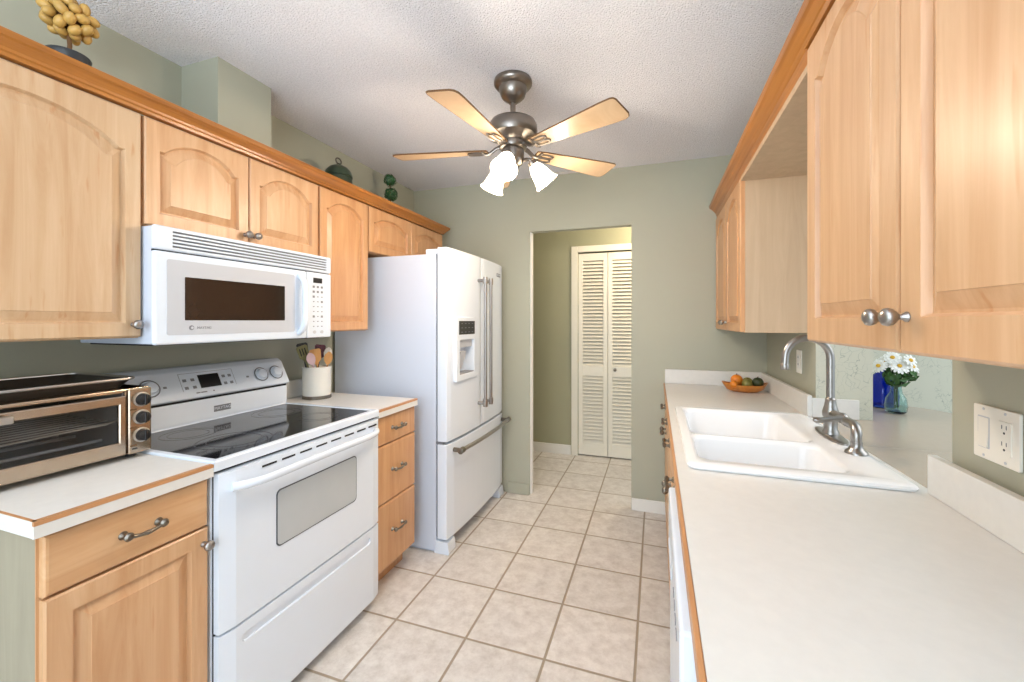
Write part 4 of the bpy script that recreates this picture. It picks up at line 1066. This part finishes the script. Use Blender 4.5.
for i, (dx, dy, z, r) in enumerate(heads):
    lab = ('low white daisy facing forward at the front of the teal vase', 'white daisy at the middle left of the teal vase', 'white daisy furthest right in the teal vase', 'white daisy at the back of the teal vase',
           'white daisy furthest left in the teal vase', 'topmost white daisy in the teal vase', 'upper right white daisy in the teal vase')[i]
    c = Vector((VX + dx, VY + dy, z))
    dt = thing('daisy', lab, 'flower', (VX + dx * 0.08, VY + dy * 0.08, 0.95), 'daisies in the teal vase')
    ax = (Vector((dx * 2, dy * 2 - 0.10, 0.10))).normalized(); u = ax.orthogonal().normalized(); v = ax.cross(u)
    MB().tube([(VX + dx * 0.08, VY + dy * 0.08, 0.94), (VX + dx * 0.10, VY + dy * 0.10, 1.04), tuple(c * 0.5 + Vector((VX + dx * 0.3, VY + dy * 0.3, 1.07)) * 0.5), tuple(c - ax * 0.004)], 0.0022, 6).build('stem', 'leaf', dt)
    m = MB()
    for k in range(16):
        a = 2 * PI * k / 16; e = u * math.cos(a) + v * math.sin(a); f = ax.cross(e); h = ax * (0.004 if k % 2 else 0.0)
        p = [c + e * r * 0.15, c + e * r * 0.6 + f * r * 0.17 + h, c + e * r * 0.95 + f * r * 0.12 + h * 1.5 - ax * 0.003, c + e * r - ax * 0.004, c + e * r * 0.95 - f * r * 0.12 + h * 1.5 - ax * 0.003, c + e * r * 0.6 - f * r * 0.17 + h]
        A = [m.bm.verts.new(q + ax * 0.0007) for q in p]; B = [m.bm.verts.new(q - ax * 0.0007) for q in p]
        m.bm.faces.new(A); m.bm.faces.new(B[::-1])
        for j in range(6): m.bm.faces.new((A[j], B[j], B[(j + 1) % 6], A[(j + 1) % 6]))
    m.build('petals', 'petal', dt, recalc=True)
    MB().ball(c + ax * 0.003, 0.009, 0.009, 0.006, ax.to_track_quat('Z', 'Y').to_matrix()).build('centre', 'pollen', dt)
t = thing('leafy_sprig', 'sprig of green leaves below the daisies in the teal vase', 'foliage', (VX, VY, 1.0))
m = MB(); leafball(m, (VX + 0.0, VY, 1.085), 0.045, 40, 0.026); leafball(m, (VX + 0.045, VY - 0.02, 1.092), 0.022, 12, 0.022)
m.tube([(VX, VY, 0.945), (VX, VY, 1.08)], 0.003, 6); m.smooth = False
m.build('leaves', 'leaf', t)

# ------------------------------------------------------------------ wall plates (right wall)
def screw(par, x, y, z): MB().lathe([(0.003, 0), (0.003, 0.0008), (0.0005, 0.001)], (x, y, z), (-1, 0, 0), 10).build('screw', 'grey', par)
t = thing('switch_plate', 'almond double wall plate with rocker switch and outlet above the near backsplash', 'wall plate', (XR, 1.17, 1.105))
MB().prism(rrect(1.100, 1.226, 1.047, 1.163, 0.004), YZ, XR - 0.0065, XR - 0.0005, 0.0015, 2).build('plate', 'almond', t)
pf = XR - 0.0065
MB().prism(rrect(1.178, 1.212, 1.071, 1.139, 0.002), YZ, pf - 0.0004, pf + 0.001).build('rocker_bezel', 'grey', t)
MB().prism([(pf - 0.0042, 1.0735), (pf - 0.0008, 1.0735), (pf - 0.0008, 1.1365), (pf - 0.0012, 1.1365), (pf - 0.0012, 1.105)], lambda a, z, h: (a, h, z), 1.1802, 1.2098).build('rocker', 'almond', t)
ou = MB().prism(rrect(1.118, 1.152, 1.071, 1.139, 0.002), YZ, pf - 0.0022, pf + 0.001).build('outlet', 'almond', t)
for zc in (1.088, 1.122):
    for dy in (-0.006, 0.006): MB().box(pf - 0.0026, pf - 0.002, 1.135 + dy - 0.001, 1.135 + dy + 0.001, zc + 0.002, zc + 0.010).build('slot', 'slot', ou)
    MB().lathe([(0.0025, 0), (0.0025, 0.0006), (0.0003, 0.0007)], (pf - 0.002, 1.135, zc - 0.006), (-1, 0, 0), 10).build('ground_hole', 'black', ou)
for y in (1.135, 1.195):
    for z in (1.055, 1.155): screw(t, pf, y, z)
t = thing('outlet_plate', 'almond single outlet plate on the right wall beyond the sink', 'wall plate', (XR, 2.45, 1.17))
MB().prism(rrect(2.412, 2.484, 1.085, 1.200, 0.004), YZ, XR - 0.0065, XR - 0.0005, 0.0015, 2).build('plate', 'almond', t)
ou = MB().prism(rrect(2.431, 2.465, 1.108, 1.177, 0.002), YZ, pf - 0.002, pf + 0.001).build('outlet', 'whiteplastic', t)
for zc in (1.125, 1.160):
    for dy in (-0.006, 0.006): MB().box(pf - 0.0026, pf - 0.0018, 2.448 + dy - 0.001, 2.448 + dy + 0.001, zc, zc + 0.009).build('slot', 'slot', ou)
